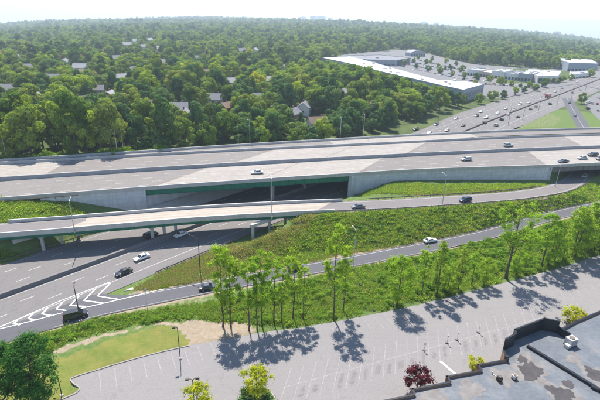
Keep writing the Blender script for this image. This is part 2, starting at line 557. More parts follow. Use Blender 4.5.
M['leaf_d'] = leaf_mat('leaves_dark_lawn_tree', [(0.055, 0.155, 0.036), (0.062, 0.165, 0.036)], trans=0.35)
M['leaf_r'] = leaf_mat('leaves_wine_red', [(0.085, 0.016, 0.026), (0.095, 0.018, 0.030)], trans=0.25)
M['leaf_br'] = leaf_mat('leaves_brownish', [(0.27, 0.22, 0.13), (0.29, 0.25, 0.14)], trans=0.3)
M['scrub'] = leaf_mat('scrub_leaves', [(0.145, 0.280, 0.034), (0.200, 0.330, 0.040), (0.240, 0.345, 0.050), (0.160, 0.290, 0.040)], trans=0.48)
M['weed'] = leaf_mat('weed_blades', [(0.190, 0.330, 0.050), (0.260, 0.360, 0.080), (0.210, 0.350, 0.056), (0.320, 0.350, 0.120)], trans=0.48)
M['weed_dry'] = leaf_mat('dry_weed_blades', [(0.38, 0.33, 0.15), (0.42, 0.37, 0.20), (0.30, 0.33, 0.09)], trans=0.35)

# the land: colours from zone attributes, broken up by noise
def ground_mat():
    m, nt, b = new_mat('land')
    pos = world_pos(nt)
    at = N(nt, 'ShaderNodeAttribute', attribute_name='zone')
    sep = N(nt, 'ShaderNodeSeparateColor')
    nt.links.new(at.outputs['Color'], sep.inputs[0])
    n1, n2, n3 = noise(nt, pos, 0.09, 6, 0.6), noise(nt, pos, 0.9, 6, 0.7), noise(nt, pos, 5.0, 4, 0.7)
    n4 = noise(nt, pos, 0.25, 5, 0.6)
    scrub = ramp(nt, n2, [(0.25, (0.055, 0.115, 0.020)), (0.5, (0.095, 0.165, 0.034)), (0.75, (0.20, 0.20, 0.085))])
    lawn = mixc(nt, ramp(nt, n4, [(0.35, (0, 0, 0)), (0.65, (1, 1, 1))]), (0.115, 0.165, 0.018), (0.25, 0.225, 0.05))
    lawn = mixc(nt, 0.3, lawn, ramp(nt, n2, [(0.3, (0.06, 0.10, 0.014)), (0.7, (0.21, 0.215, 0.06))]))
    dirt = ramp(nt, n2, [(0.25, (0.24, 0.18, 0.135)), (0.6, (0.36, 0.285, 0.22)), (0.8, (0.42, 0.35, 0.29))])
    forest = ramp(nt, n1, [(0.35, (0.036, 0.062, 0.020)), (0.6, (0.075, 0.115, 0.028)), (0.75, (0.17, 0.165, 0.09))])
    def edge(ch):
        return ramp(nt, math_(nt, 'ADD', ch, math_(nt, 'MULTIPLY', math_(nt, 'SUBTRACT', n2, 0.5), 0.9)), [(0.38, (0, 0, 0)), (0.62, (1, 1, 1))])
    c = mixc(nt, edge(sep.outputs[0]), scrub, lawn)
    c = mixc(nt, edge(sep.outputs[1]), c, dirt)
    c = mixc(nt, sep.outputs[2], c, forest)
    c = mixc(nt, 0.25, c, ramp(nt, n3, [(0.3, (0.03, 0.04, 0.015)), (0.7, (0.22, 0.22, 0.12))]))
    nt.links.new(c, b.inputs['Base Color'])
    b.inputs['Roughness'].default_value = 0.95
    b.inputs['Specular IOR Level'].default_value = 0.1
    bump(nt, b, n2, 0.6, 0.25)
    return m
M['land'] = ground_mat()

# ------------------------------------------------------------------ ground sheet
def axis(parts):
    out = []
    for a, b, s in parts:
        out += list(np.arange(a, b, s))
    return np.array(sorted(set(np.round(out, 3))))
def geo_steps(a, b, s, g=1.13):
    out, x = [], a
    sgn = 1 if b > a else -1
    while (x < b) if sgn > 0 else (x > b):
        out.append(x)
        s *= g
        x += sgn * s
    out.append(b)
    return out
gx = np.array(sorted(set(list(np.arange(-125, 165, 1.3)) + [round(v, 2) for v in geo_steps(166, 9000, 1.5)] + [round(v, 2) for v in geo_steps(-126.5, -9000, 1.5)])))
gy = np.array(sorted(set(list(np.arange(40, 300, 1.3)) + [round(v, 2) for v in geo_steps(301, 11000, 1.5, 1.09)] + [round(v, 2) for v in geo_steps(38.5, -900, 2, 1.3)])))
GX, GY = np.meshgrid(gx, gy)
GZ = ground_z(GX, GY)
nx, ny = len(gx), len(gy)

def in_poly(x, y, poly):
    x, y = np.asarray(x, float), np.asarray(y, float)
    inside = np.zeros(x.shape, bool)
    n = len(poly)
    for i in range(n):
        x0, y0 = poly[i]
        x1, y1 = poly[(i + 1) % n]
        c = ((y0 > y) != (y1 > y)) & (x < (x1 - x0) * (y - y0) / (y1 - y0 + 1e-12) + x0)
        inside ^= c
    return inside
def pxpoly(pts, z=0.0):
    return [XY(a, b, z) for a, b in pts]

LOT_PX = [(120, 363), (94, 371), (76, 376.5), (70, 380), (74, 385), (79, 388.5), (76, 393), (60, 400)]
LOT = pxpoly([(190, 345.5), (155, 353.5)] + LOT_PX) + [(-42.0, 30.0), (110.0, 30.0), (140.0, 118.0)] + \
    pxpoly([(640, 243), (600, 255), (560, 268), (500, 284), (450, 297), (400, 309), (350, 319), (300, 328), (262, 332), (235, 338), (205, 343)])
LAWN = pxpoly([(0, 372), (45, 362), (78, 352), (120, 336), (150, 329), (172, 326), (192, 344), (150, 355), (90, 372), (68, 380), (78, 389), (58, 402), (0, 420), (-60, 420), (-40, 380)])
DIRT1 = pxpoly([(52, 348), (72, 343), (95, 337), (125, 329.5), (160, 324), (176, 322.5), (178, 325), (140, 328), (95, 339.5), (75, 348), (58, 353)])
DIRT2 = pxpoly([(174, 323), (205, 320), (250, 323), (258, 332), (235, 340), (205, 346), (192, 346)])
DRY = [pxpoly([(190, 262), (215, 243), (270, 232), (300, 236), (285, 262), (240, 274), (195, 280)], 1.5),
       pxpoly([(290, 262), (345, 247), (420, 234), (470, 226), (472, 231), (400, 247), (330, 259)], 0.5),
       pxpoly([(150, 302), (215, 291), (235, 290), (235, 297), (170, 309), (120, 316)], 0),
       pxpoly([(255, 238), (300, 226), (318, 216), (310, 234), (270, 252)], 3),
       pxpoly([(385, 191), (470, 189), (540, 183), (540, 186), (470, 195), (400, 197)], 5),
       pxpoly([(530, 196), (575, 183), (585, 188), (560, 205), (535, 208)], 2)]
SANDY = [pxpoly([(205, 284), (250, 274), (330, 258), (420, 243), (475, 233), (470, 230), (400, 244), (330, 255), (250, 269), (190, 285), (140, 292), (126, 290)], 0),
         pxpoly([(515, 119), (545, 112), (565, 118), (555, 126), (520, 128)], 0)]
BANKZ = pxpoly([(296, 243), (330, 218), (400, 210), (470, 205), (530, 198), (575, 190), (600, 183), (640, 185), (640, 196), (600, 200), (540, 212), (480, 226), (420, 236), (345, 248)], 2.0)
def zone_at(x, y):
    z = np.zeros(x.shape + (4,), np.float32)
    z[..., 3] = 1
    z[..., 0] = np.where(in_poly(x, y, LAWN), 1.0, 0)
    dirt = np.zeros(x.shape)
    for p in (DIRT1, DIRT2): dirt = np.where(in_poly(x, y, p), 0.9, dirt)
    for p in DRY + [pxpoly([(134, 290), (165, 270), (205, 246), (240, 236), (215, 250), (200, 262), (200, 280), (165, 288)])]: dirt = np.where(in_poly(x, y, p), 0.42, dirt)
    for p, a_ in zip(SANDY, (0.75, 0.42)): dirt = np.where(in_poly(x, y, p), a_, dirt)
    ds, ss, _ = dist_line(x, y, SERVICE)
    dirt = np.maximum(dirt, (0.8 * smooth(4.6, 3.2, ds)).reshape(x.shape))
    dr, sr, _ = dist_line(x, y, RAMP3)
    dirt = np.maximum(dirt, (np.where(x.ravel() > 12, 0.45, 0) * smooth(6.2, 5.2, dr)).reshape(x.shape))
    bank_ = in_poly(x, y, BANKZ)
    pn = np.sin(x * 0.21 + 2.1 * np.sin(y * 0.16)) * np.sin(y * 0.33 + 1.1 * np.sin(x * 0.13))
    dirt = np.where(bank_, np.maximum(dirt, np.clip(0.15 + 0.75 * pn, 0, 0.62)), dirt)
    z[..., 1] = dirt
    sm = (y - main_y(x)) * 0.965
    _, sl, _ = dist_line(x, y, LOWER)
    sl = sl.reshape(x.shape)
    tri = (sm > 24) & (sl < -18) & (np.hypot(x, y) < 420)
    z[..., 0] = np.where(tri, 0.25, z[..., 0])
    verge = (sm > 20) & (sm < 46) & (x > -60) & (x < 75) & (sl > 20)
    z[..., 0] = np.where(verge, 0.45, z[..., 0])
    z[..., 2] = np.where((sm > 48) & ~tri, 1.0, 0.0)
    berm = (sm < -18) & (x < -55) & (y > 95)
    z[..., 0] = np.where(berm, 0.30, z[..., 0])
    return z
ZN = zone_at(GX, GY)
# the yard under the lot's own sheet lies a little lower
lotmask = in_poly(GX, GY, LOT)
GZ = np.where(lotmask, -0.35, GZ)
gverts = np.stack([GX, GY, GZ], -1).reshape(-1, 3)
i0 = (np.arange(ny - 1)[:, None] * nx + np.arange(nx - 1)[None]).ravel()
gfaces = np.stack([i0, i0 + 1, i0 + nx + 1, i0 + nx], 1)
me = raw_mesh('ground', gverts, gfaces, [M['land']], smooth_shade=True)
ca = me.color_attributes.new('zone', 'FLOAT_COLOR', 'POINT')
ca.data.foreach_set('color', ZN.reshape(-1, 4).ravel())
ground = tag(link('ground', me), kind='structure')

# ------------------------------------------------------------------ roads (structure)
road_low = tag(link('lower_highway', strip_mesh('lower_highway', LOWER, -np.interp(LOWER[:, 1], [-50, 230, 300, 900], [16.6, 16.6, 21, 21]),
                    np.interp(LOWER[:, 1], [-50, 230, 320, 900], [17.6, 17.6, 27, 27]), 0.0, M['asph_low'])), kind='structure')
s_c = SERVICE
left_w = np.interp(s_c[:, 0], [-200, -66, -56, -48, -44.5, -42, -36, 300], [2.6, 2.6, 4.6, 7.2, 6.5, 3.6, 3.0, 3.0])
road_srv = tag(link('exit_road', strip_mesh('exit_road', s_c, -2.9, left_w, 0.006, M['asph_srv'])), kind='structure')
road_main = tag(link('motorway', strip_mesh('motorway', MAIN, -near_off(_mx), -0.35, MAIN_Z, M['asph_main'])), kind='structure')
link('far_carriageway', strip_mesh('far_carriageway', MAIN, 0.35, far_off(_mx), MAIN_Z, M['asph_main']), road_main)
mcol = MAIN
lo = np.where(_mx < 70, far_off(_mx), col_off(_mx) - 8.2)
lo = np.interp(_mx, [-330, 62, 92, 420], [0, 0, 1, 1]) * (col_off(_mx) - 8.2 - far_off(_mx)) + far_off(_mx)
road_col = tag(link('collector_road', strip_mesh('collector_road', mcol, lo + 0.3, col_off(_mx), MAIN_Z - 0.02, M['asph_main'])), kind='structure')
road_ramp = tag(link('ramp_road', strip_mesh('ramp_road', RAMP3, -4.15, 4.15, RAMP3[:, 2], M['asph_ramp'])), kind='structure')

def main_pt(x, off):
    i = np.interp(x, _mx, np.arange(len(_mx)))
    d, nn = frame2(MAIN)
    a = int(i); t = i - a
    return MAIN[a] * (1 - t) + MAIN[a + 1] * t + nn[a] * off
# concrete decks: sheets a few mm above the asphalt, joints skewed along the lower road
def deck_sheet(name, lo, hi, jl, jr, z, mat, parent):
    """deck between offsets lo..hi of MAIN; joints given as (x at lo, x at hi)"""
    d, nn = frame2(MAIN)
    v, uv, f = [], [], []
    ks, js = 26, 8
    def pt(x, o):
        i = np.interp(x, _mx, np.arange(len(_mx)))
        a = int(i); t = i - a
        c = MAIN[a] * (1 - t) + MAIN[a + 1] * t
        q = nn[a] * (1 - t) + nn[a + 1] * t
        return c + q * o
    lo_f = lo if callable(lo) else (lambda x: lo)
    hi_f = hi if callable(hi) else (lambda x: hi)
    for a in range(ks + 1):
        for b in range(js + 1):
            t = b / js
            xl, xr = jl[0] + (jl[1] - jl[0]) * t, jr[0] + (jr[1] - jr[0]) * t
            x = xl + (xr - xl) * a / ks
            o = lo_f(x) * (1 - t) + hi_f(x) * t
            p = pt(x, o)
            v.append((p[0], p[1], z)); uv.append((x, o))
    for a in range(ks):
        for b in range(js):
            i = a * (js + 1) + b
            f.append((i, i + js + 1, i + js + 2, i + 1))
    return link(name, raw_mesh(name, v, f, [mat], uv=uv), parent)
DZ = MAIN_Z + 0.012
def joint(o0, x0, o1, x1, parent):
    a_, b_ = main_pt(x0, o0), main_pt(x1, o1)
    band(MB(), [a_, (a_ + b_) / 2, b_], 0.35, MAIN_Z + 0.018).obj('expansion_joint', M['steel_dark'], parent)
deck_sheet('concrete_deck', lambda x: -near_off(x) + 0.3, -0.5, (-57.0, -36.5), (16.0, 35.5), DZ, M['deck_main'], road_main)
deck_sheet('concrete_deck', lambda x: 0.5, lambda x: far_off(x), (-30.5, -7), (43.6, 66), DZ, M['deck_main'], road_main)
deck_sheet('concrete_deck', lambda x: 0.5, lambda x: far_off(x), (-200, -190), (-93, -85.5), DZ, M['deck_main'], road_main)
deck_sheet('concrete_deck', lambda x: -near_off(x) + 0.3, -0.5, (97.6, 104.4), (160, 166), DZ, M['deck_main'], road_main)
deck_sheet('concrete_deck', lambda x: 0.5, lambda x: far_off(x), (136.4, 141.5), (190, 189), DZ, M['deck_main'], road_main)
for q_ in ((-19.0, -57.0, -0.5, -36.5), (-19.0, 16.0, -0.5, 35.5), (0.5, -30.5, 19.5, -7), (0.5, 43.6, 20.5, 66), (-22.3, 97.6, -0.5, 104.4), (0.5, -93, 19.5, -85.5), (0.5, 136.4, 21.8, 141.5), (-19.0, -21, -0.5, 0), (0.5, 7, 20, 30)):
    joint(*q_, road_main)
rs = sub(RAMP3, -66, 9)
_d, _n = frame2(rs)
vv, uu, ff = [], [], []
for i in range(len(rs)):
    for j, o in enumerate((-3.9, -1.9, 0.1, 2.1, 3.9)):
        k = o * (1.0 if i == 0 else (1.0 if i == len(rs) - 1 else 0))      # skewed ends
        p = rs[i, :2] + _n[i] * o + _d[i] * k * 1.0
        vv.append((p[0], p[1], rs[i, 2] + 0.012)); uu.append((i * 2.5, o))
for i in range(len(rs) - 1):
    for j in range(4):
        a = i * 5 + j
        ff.append((a, a + 5, a + 6, a + 1))
link('concrete_deck', raw_mesh('ramp_concrete_deck', vv, ff, [M['deck_ramp']], uv=uu), road_ramp)
colb = sub(MAIN, 20, 96)
link('concrete_deck', strip_mesh('collector_deck', colb, np.interp(colb[:, 0], [20, 62, 92, 96], [far_off(20.), far_off(62.), 26, 26.3]) + 0.4, col_off(colb[:, 0]) - 0.3, MAIN_Z + 0.004, M['deck_main']), road_col)

# lane paint
def dashes(line, off, z, length=3.0, gap=9.0, width=0.16, x0=-1e9, x1=1e9, start=0.0):
    mb = MB()
    l = offset_line(line, off)
    s = arclen(l)
    t = start
    zz = np.broadcast_to(np.asarray(z, float), len(l))
    while t < s[-1] - length:
        q = []
        for k in (0, 0.5, 1):
            u = t + k * length
            q.append((np.interp(u, s, l[:, 0]), np.interp(u, s, l[:, 1]), np.interp(u, s, zz)))
        if x0 < q[0][0] < x1:
            band(mb, q, width, [p[2] for p in q])
        t += length + gap
    return mb
def paint(mbs, parent, name='lane_marking', mat='paint_lane'):
    big = MB()
    for mb in mbs:
        big.add(mb.v, mb.f)
    if big.v:
        o = big.obj(name, M[mat], parent)
        o['kind'] = 'stuff'
        return o
PZ = 0.014
paint([dashes(MAIN, o, MAIN_Z + 0.024, 3.6, 8.6, 0.2, -140, 200, st) for o, st in ((-4.6, 2), (-8.3, 6), (-12.0, 9), (-15.6, 4), (4.6, 1), (8.3, 5), (12.0, 8), (15.7, 3))], road_main)
def solid(line, off, z, width=0.16):
    return band(MB(), np.hstack([offset_line(line, off)[:, :2]]), width, z)
mm = sub(MAIN, -140, 210)
paint([solid(mm, o, MAIN_Z + 0.024, 0.18) for o in (-1.3, 1.3)] + [solid(mm, -near_off(mm[:, 0]) + 1.9, MAIN_Z + 0.024, 0.18), solid(mm, far_off(mm[:, 0]) - 1.6, MAIN_Z + 0.024, 0.18)], road_main, 'edge_line')
paint([dashes(LOWER, o, PZ, 3.2, 8.8, 0.2, -140, 480, st) for o, st in ((-5.0, 0), (-8.6, 5), (5.0, 2), (8.6, 6), (12.2, 1))], road_low)
ln = sub(LOWER, -140, 470)
fl = sub(LOWER, 80, 470)
paint([solid(ln, -1.3, PZ, 0.16), solid(ln, -12.3, PZ, 0.2), solid(ln, 1.3, PZ, 0.16), solid(ln, 15.9, PZ, 0.16)], road_low, 'edge_line')
paint([dashes(fl, o, PZ + 0.004, 3.2, 8.8, 0.24, 60, 480, st) for o, st in ((-12.4, 3), (-16, 6), (16.2, 1), (20, 6))], road_low)
sl_ = sub(SERVICE, -57, 150)
paint([solid(sl_, -2.45, PZ + 0.008, 0.09), solid(sub(SERVICE, -41, 150), 2.3, PZ + 0.008, 0.15)], road_srv, 'edge_line')
rr = sub(RAMP3, 12, 130)
paint([solid(rr, -3.2, rr[:, 2] + 0.012, 0.16), solid(rr, 3.2, rr[:, 2] + 0.012, 0.16)], road_ramp, 'edge_line')
ra = sub(RAMP3, -140, 12)
paint([solid(ra, -3.3, ra[:, 2] + 0.024, 0.14), solid(ra, 3.3, ra[:, 2] + 0.024, 0.14)], road_ramp, 'edge_line')
# gore chevrons, one part each
for a, b_, c_ in [((110, 283.6), (97.4, 296), (118, 299.4)), ((95, 289.5), (83.6, 300.6), (103, 303)), ((79, 296), (70, 305.6), (86, 306.6)), ((62.6, 302.4), (56.4, 309), (67, 310.8)),
                  ((48, 307.6), (42, 314), (52, 315.8)), ((33, 313.6), (28.4, 318.6), (36, 320)), ((17.6, 320), (13.6, 323.6), (20, 325))]:
    band(MB(), [XY(*a), XY(*b_), XY(*c_)], 0.42, 0.022).obj('chevron', M['paint'], road_srv)
g1 = MB(); band(g1, [XY(0, 327), XY(30, 314), XY(60, 301), XY(110, 282)], 0.22, 0.024); g1.obj('gore_line', M['paint'], road_srv)
g2 = MB(); band(g2, [XY(0, 329), XY(30, 321.5), XY(60, 313.5), XY(120, 299.5), XY(150, 292), XY(165, 289)], 0.25, 0.026); g2.obj('gore_line', M['paint'], road_srv)
MB().prism([XY(124, 291.4), XY(133, 287.4), XY(133.5, 290)], 0.0, 0.14).obj('gore_kerb', M['conc_light'], road_srv)

# ------------------------------------------------------------------ barriers, walls, rails
JERSEY = [(-0.34, 0), (-0.30, 0.1), (-0.14, 0.45), (-0.10, 1.15), (0.10, 1.15), (0.14, 0.45), (0.30, 0.1), (0.34, 0)]
def barrier(name, line, off, z, label, prof=JERSEY, mat='conc', cat='barrier'):
    mb = MB()
    profile_strip(mb, offset_line(line, off), prof, z)
    o = mb.obj(name, M[mat])
    return tag(o, label, cat)
barrier('median_barrier', sub(MAIN, -300, 380), 0, MAIN_Z + 0.006, 'long concrete median barrier down the middle of the upper motorway', [(-0.5, 0), (-0.4, 0.3), (-0.28, 1.35), (0.28, 1.35), (0.4, 0.3), (0.5, 0)], 'conc_mid')
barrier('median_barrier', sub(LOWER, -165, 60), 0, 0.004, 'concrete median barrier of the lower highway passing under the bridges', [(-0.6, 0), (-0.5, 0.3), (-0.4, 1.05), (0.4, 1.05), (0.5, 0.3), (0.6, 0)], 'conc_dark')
barrier('median_barrier', sub(LOWER, 60.1, 599), 0, 0.004, 'dark thin median barrier between the busy lanes beyond the motorway', [(-0.45, 0), (-0.3, 0.9), (0.3, 0.9), (0.45, 0)], 'steel_dark')
nm = sub(MAIN, -300, 380)
PAR = [(-0.28, -0.35), (-0.28, 0.98), (0.16, 0.98), (0.22, 0.3), (0.22, -0.35)]
barrier('parapet', nm, -near_off(nm[:, 0]) - 0.05, MAIN_Z, 'grey concrete parapet along the near edge of the upper motorway', PAR, 'conc')
fm = sub(MAIN, -300, 380)
barrier('separator_barrier', fm, far_off(fm[:, 0]) + 0.15, MAIN_Z, 'concrete barrier between the far carriageway and the collector lane', [(-0.32, -0.1), (-0.2, 1.0), (0.2, 1.0), (0.32, -0.1)], 'conc')
barrier('edge_barrier', fm, col_off(fm[:, 0]) + 0.1, MAIN_Z - 0.02, 'pale concrete barrier on the outer edge of the collector lane below the trees', [(-0.25, -0.6), (-0.2, 0.95), (0.2, 0.95), (0.25, -0.6)], 'conc_light')

def wall_along(name, x0, x1, off, z1, label, extra=1.2, thick=0.6):
    xs = np.arange(x0, x1 + 0.01, 2.0)
    c = offset_line(np.stack([xs, main_y(xs)], 1), off(xs))
    _, nn = frame2(c)
    mb = MB()
    v = []
    for i, (p, q) in enumerate(zip(c, nn)):
        g = min(gz(p[0] - q[0] * 1.2, p[1] - q[1] * 1.2), gz(p[0] - q[0] * 2.6, p[1] - q[1] * 2.6), z1 - 0.5) - extra
        for o in (0.0, thick):
            v += [(p[0] + q[0] * o, p[1] + q[1] * o, g), (p[0] + q[0] * o, p[1] + q[1] * o, z1)]
    f = []
    for i in range(len(c) - 1):
        a, b = i * 4, (i + 1) * 4
        f += [(a, b, b + 1, a + 1), (a + 2, a + 3, b + 3, b + 2), (a + 1, b + 1, b + 3, a + 3)]
    f += [(0, 1, 3, 2), (len(v) - 4, len(v) - 2, len(v) - 1, len(v) - 3)]
    mb.add(v, f)
    return tag(mb.obj(name, M['wall']), label, 'wall')
off_w = lambda xs: -near_off(xs) - 0.12
wall_along('retaining_wall', -89, -58.6, off_w, MAIN_Z - 0.36, 'grey concrete retaining wall beside the grassy bank at the left bridge end')
wall_along('retaining_wall', 14.6, 98.6, off_w, MAIN_Z - 0.36, 'long grey-blue concrete retaining wall under the motorway above the curving ramp')

# bridge over the lower road
LDIR = np.array([0.69, 0.724]); LDIR /= np.linalg.norm(LDIR)
def bridge(name, label, nx0, nx1, fx0, fx1, girder_offs, near_d, far_d, mat='green'):
    root = empty(name, (*main_pt((nx0 + nx1) / 2, 0), 0), 0, label, 'bridge')
    inv = Matrix.Translation(-Vector(root.location))
    def put(mb, nm, m, parent=root):
        o = mb.obj(nm, m, None)
        o.data.transform(inv)
        o.parent = parent
        return o
    d0, d1 = -near_d, far_d
    def xat(o, left):
        t = (o - d0) / (d1 - d0)
        return (nx0 + (fx0 - nx0) * t) if left else (nx1 + (fx1 - nx1) * t)
    poly = [main_pt(xat(d0, True), d0 + 0.1), main_pt(xat(d0, False), d0 + 0.1), main_pt(xat(d1, False), d1 - 0.1), main_pt(xat(d1, True), d1 - 0.1)]
    put(MB().prism(poly, MAIN_Z - 0.42, MAIN_Z - 0.06), 'deck_slab', M['conc'])
    for o in girder_offs:
        a, b = main_pt(xat(o, True) - 0.4, o), main_pt(xat(o, False) + 0.4, o)
        L = np.linalg.norm(b - a); ang = math.atan2(b[1] - a[1], b[0] - a[0]); c = (a + b) / 2
        mb = MB().box((c[0], c[1], MAIN_Z - 1.42), (L, 0.06, 1.85), ang)
        mb.box((c[0], c[1], MAIN_Z - 2.38), (L, 0.55, 0.06), ang).box((c[0], c[1], MAIN_Z - 0.47), (L, 0.5, 0.05), ang)
        g = put(mb, 'girder', M[mat])
        if o == girder_offs[0]:
            st = MB()
            for k in np.arange(2, L - 1, 3.0):
                p = a + (b - a) * k / L
                q = np.array([math.sin(ang), -math.cos(ang)]) * 0.14
                st.box((p[0] + q[0], p[1] + q[1], MAIN_Z - 1.42), (0.04, 0.2, 1.8), ang)
            so = put(st, 'stiffener', M[mat], g)
            so['kind'] = 'stuff'
    return root, put
mb_root, mb_put = bridge('motorway_bridge', 'wide motorway bridge with green steel girders over the lower highway', -58.0, 14.6, 20, 93, [-19.0, -14.5, -10, -5.5, -1, 3.5, 8, 12.5, 17, 21.5, 26], 19.2, 29)
# abutments of the main bridge: walls running along the lower road under the deck
for (x0, x1, side, th) in ((-59.2, 19.0, 1, 1.6), (13.4, 94.0, -1, 1.6)):
    a, b = main_pt(x0, -19.3), main_pt(x1, 29.0)
    d = (b - a) / np.linalg.norm(b - a)
    n = np.array([-d[1], d[0]]) * side
    poly = [a, b, b + n * th, a + n * th]
    if side < 0: poly = poly[::-1]
    mb_put(MB().prism(poly, -0.5, MAIN_Z - 2.45), 'abutment', M['wall'])
    a2, b2 = a + n * 0.9, b + n * 0.9
    poly = [a2, b2, b2 + n * 0.7, a2 + n * 0.7]
    if side < 0: poly = poly[::-1]
    mb_put(MB().prism(poly, MAIN_Z - 2.45, MAIN_Z - 0.3), 'backwall', M['wall'])
# end blocks closing the gap between wall and deck
for x in (-58.9, 14.3):
    p = main_pt(x, -near_off(x) + 0.2)
    mb_put(MB().box((p[0], p[1], 4.2), (1.6, 0.9, 9.8), R(15.5)), 'end_block', M['wall'])
# paved slope at the left abutment
sp = [XY(141, 209, 0), XY(150, 214, 0), XY(215, 190, 0), XY(200, 186, 0)]
pa, pb = main_pt(-57.0, -19.0), main_pt(4.6, 20)
q0, q1 = pa + np.array([3.6, -3.2]), pb + np.array([3.6, -3.2])
mb_put(MB().add([(pa[0], pa[1], 2.6), (pb[0], pb[1], 2.6), (q1[0], q1[1], 0.02), (q0[0], q0[1], 0.02)], [(0, 1, 2, 3)]).add([(pa[0], pa[1], 2.6), (q0[0], q0[1], 0.02), (pa[0], pa[1], 0.0)], [(0, 1, 2)]), 'paved_slope', M['conc_light'])
# piers in the lower median under the motorway bridge
for o in (-15, -6, 3, 12, 21):
    x = np.interp(o, [-19, 29], [-21, 56])
    p = main_pt(x, o)
    dd = dist_line([p[0]], [p[1]], LOWER)[2][0]
    # put it on the median line
    d_, s_, i_ = dist_line([p[0]], [p[1]], LOWER)
    _, nn_ = frame2(LOWER)
    p = p - nn_[i_[0]] * s_[0] + nn_[i_[0]] * 0.0
    mb_put(MB().box((p[0], p[1], 3.5), (1.1, 1.1, 7.4), R(46)), 'pier', M['conc'])

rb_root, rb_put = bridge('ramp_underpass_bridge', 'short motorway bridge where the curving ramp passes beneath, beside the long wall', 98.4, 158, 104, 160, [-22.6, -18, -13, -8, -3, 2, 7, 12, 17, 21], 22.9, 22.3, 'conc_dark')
a = main_pt(98.6, -22.5)
rb_put(MB().box((a[0] - 0.2, a[1] + 0.7, 4.0), (1.8, 1.2, 9.6), R(12)), 'end_block', M['wall'])
b_ = main_pt(104, 22)
poly = [a, (a[0] + 1.2, a[1]), (b_[0] + 1.2, b_[1]), b_]
rb_put(MB().prism(poly, 1.0, MAIN_Z - 0.45), 'abutment', M['wall'])

# collector bridge over the lower road
cb = empty('collector_bridge', (60, 227, 0), 0, 'narrow pale bridge carrying the collector lane over the busy highway', 'bridge')
_cl = sub(MAIN, 14, 92)
mb = MB()
profile_strip(mb, offset_line(_cl, col_off(_cl[:, 0])), [(-8, -0.5), (-8, -0.06), (-0.3, -0.06), (-0.3, -0.5)], MAIN_Z)
o = mb.obj('deck_slab', M['conc_light']); o.data.transform(Matrix.Translation((-60, -227, 0))); o.parent = cb
for k in (-7, -4, -0.9):
    mb = MB()
    profile_strip(mb, offset_line(_cl, col_off(_cl[:, 0]) + k), [(-0.2, -1.9), (-0.2, -0.5), (0.2, -0.5), (0.2, -1.9)], MAIN_Z)
    o = mb.obj('girder', M['green']); o.data.transform(Matrix.Translation((-60, -227, 0))); o.parent = cb

# ramp bridge
rbx = sub(RAMP3, -96, 7)
rbr = empty('ramp_bridge', (-38, 129, 0), 0, 'slender curved ramp bridge with warm concrete deck crossing the lower highway on three skewed bents', 'bridge')
inv = Matrix.Translation((38, -129, 0))
def rput(mb, nm, m, parent=None):
    o = mb.obj(nm, m); o.data.transform(inv); o.parent = parent or rbr
    return o
mb = MB(); profile_strip(mb, rbx, [(-4.5, -0.42), (-4.5, -0.05), (4.5, -0.05), (4.5, -0.42)], rbx[:, 2]); rput(mb, 'deck_slab', M['conc'])
for k in (-4.0, -1.4, 1.4, 4.0):
    mb = MB(); profile_strip(mb, offset_line(rbx, k), [(-0.22, -1.55), (-0.22, -1.48), (-0.04, -1.48), (-0.04, -0.42), (0.04, -0.42), (0.04, -1.48), (0.22, -1.48), (0.22, -1.55)], rbx[:, 2])
    rput(mb, 'girder', M['green'])
rpx = sub(RAMP3, -120, 11)
mb = MB(); profile_strip(mb, offset_line(rpx, -4.35), [(-0.24, -0.55), (-0.24, 0.92), (0.2, 0.92), (0.24, -0.55)], rpx[:, 2]); rput(mb, 'near_parapet', M['conc_light'])
rpx = sub(RAMP3, -86, 16)
mb = MB(); profile_strip(mb, offset_line(rpx, 4.35), [(-0.24, -0.55), (-0.2, 0.92), (0.24, 0.92), (0.24, -0.55)], rpx[:, 2]); rput(mb, 'far_parapet', M['conc_light'])
def bent(pts, ncol):
    a, b = np.array(pts[0]), np.array(pts[1])
    ang = math.atan2(b[1] - a[1], b[0] - a[0]); L = np.linalg.norm(b - a); c = (a + b) / 2
    cap = rput(MB().box((c[0], c[1], 4.55), (L + 1.6, 1.1, 1.0), ang), 'pier_cap', M['conc_light'])
    for k in range(ncol):
        p = a + (b - a) * k / (ncol - 1)
        rput(MB().tube([(p[0], p[1], -0.4), (p[0], p[1], 4.1)], [0.48, 0.48], 14), 'column', M['conc_light'], cap)
bent((XY(44, 250), XY(79, 237)), 3)
bent((XY(153, 240), XY(176, 232)), 3)
bent((XY(253, 238.5), XY(285, 226)), 3)
for (pxa, pyb, z0) in ((22, 238, 3.2), (300, 216, 4.0)):
    p = XY(pxa, pyb, 5.2)
    rput(MB().box((p[0], p[1] + 4.2, 4.3), (1.4, 10, 2.4), R(46 - 90)), 'abutment', M['conc'])

# guard rails: rail + posts
post_me = MB().box((0, 0, 0.38), (0.14, 0.16, 0.86)).mesh('guard_post', M['wood'])
def guard_rail(line, off, z, label, mat='steel_dark', every=2.6):
    l = offset_line(line, off)
    zz = np.array([gz(p[0], p[1]) for p in l]) if z is None else np.broadcast_to(np.asarray(z, float), len(l))
    mb = MB()
    profile_strip(mb, l[:, :2], [(-0.05, 0.45), (-0.09, 0.53), (-0.05, 0.60), (-0.09, 0.68), (-0.05, 0.76), (0.03, 0.76), (0.03, 0.45)], zz)
    root = tag(mb.obj('guard_rail', M[mat]), label, 'guard rail', 'guard rails')
    s = arclen(l)
    for t in np.arange(1, s[-1], every):
        o = link('post', post_me, root, (np.interp(t, s, l[:, 0]), np.interp(t, s, l[:, 1]), np.interp(t, s, zz)))
gl = sub(RAMP3, 10, 118)
guard_rail(gl, -4.7, gl[:, 2] - 0.1, 'brown guard rail on the outer side of the curving ramp above the scrub')
gl = sub(RAMP3, 24, 98)
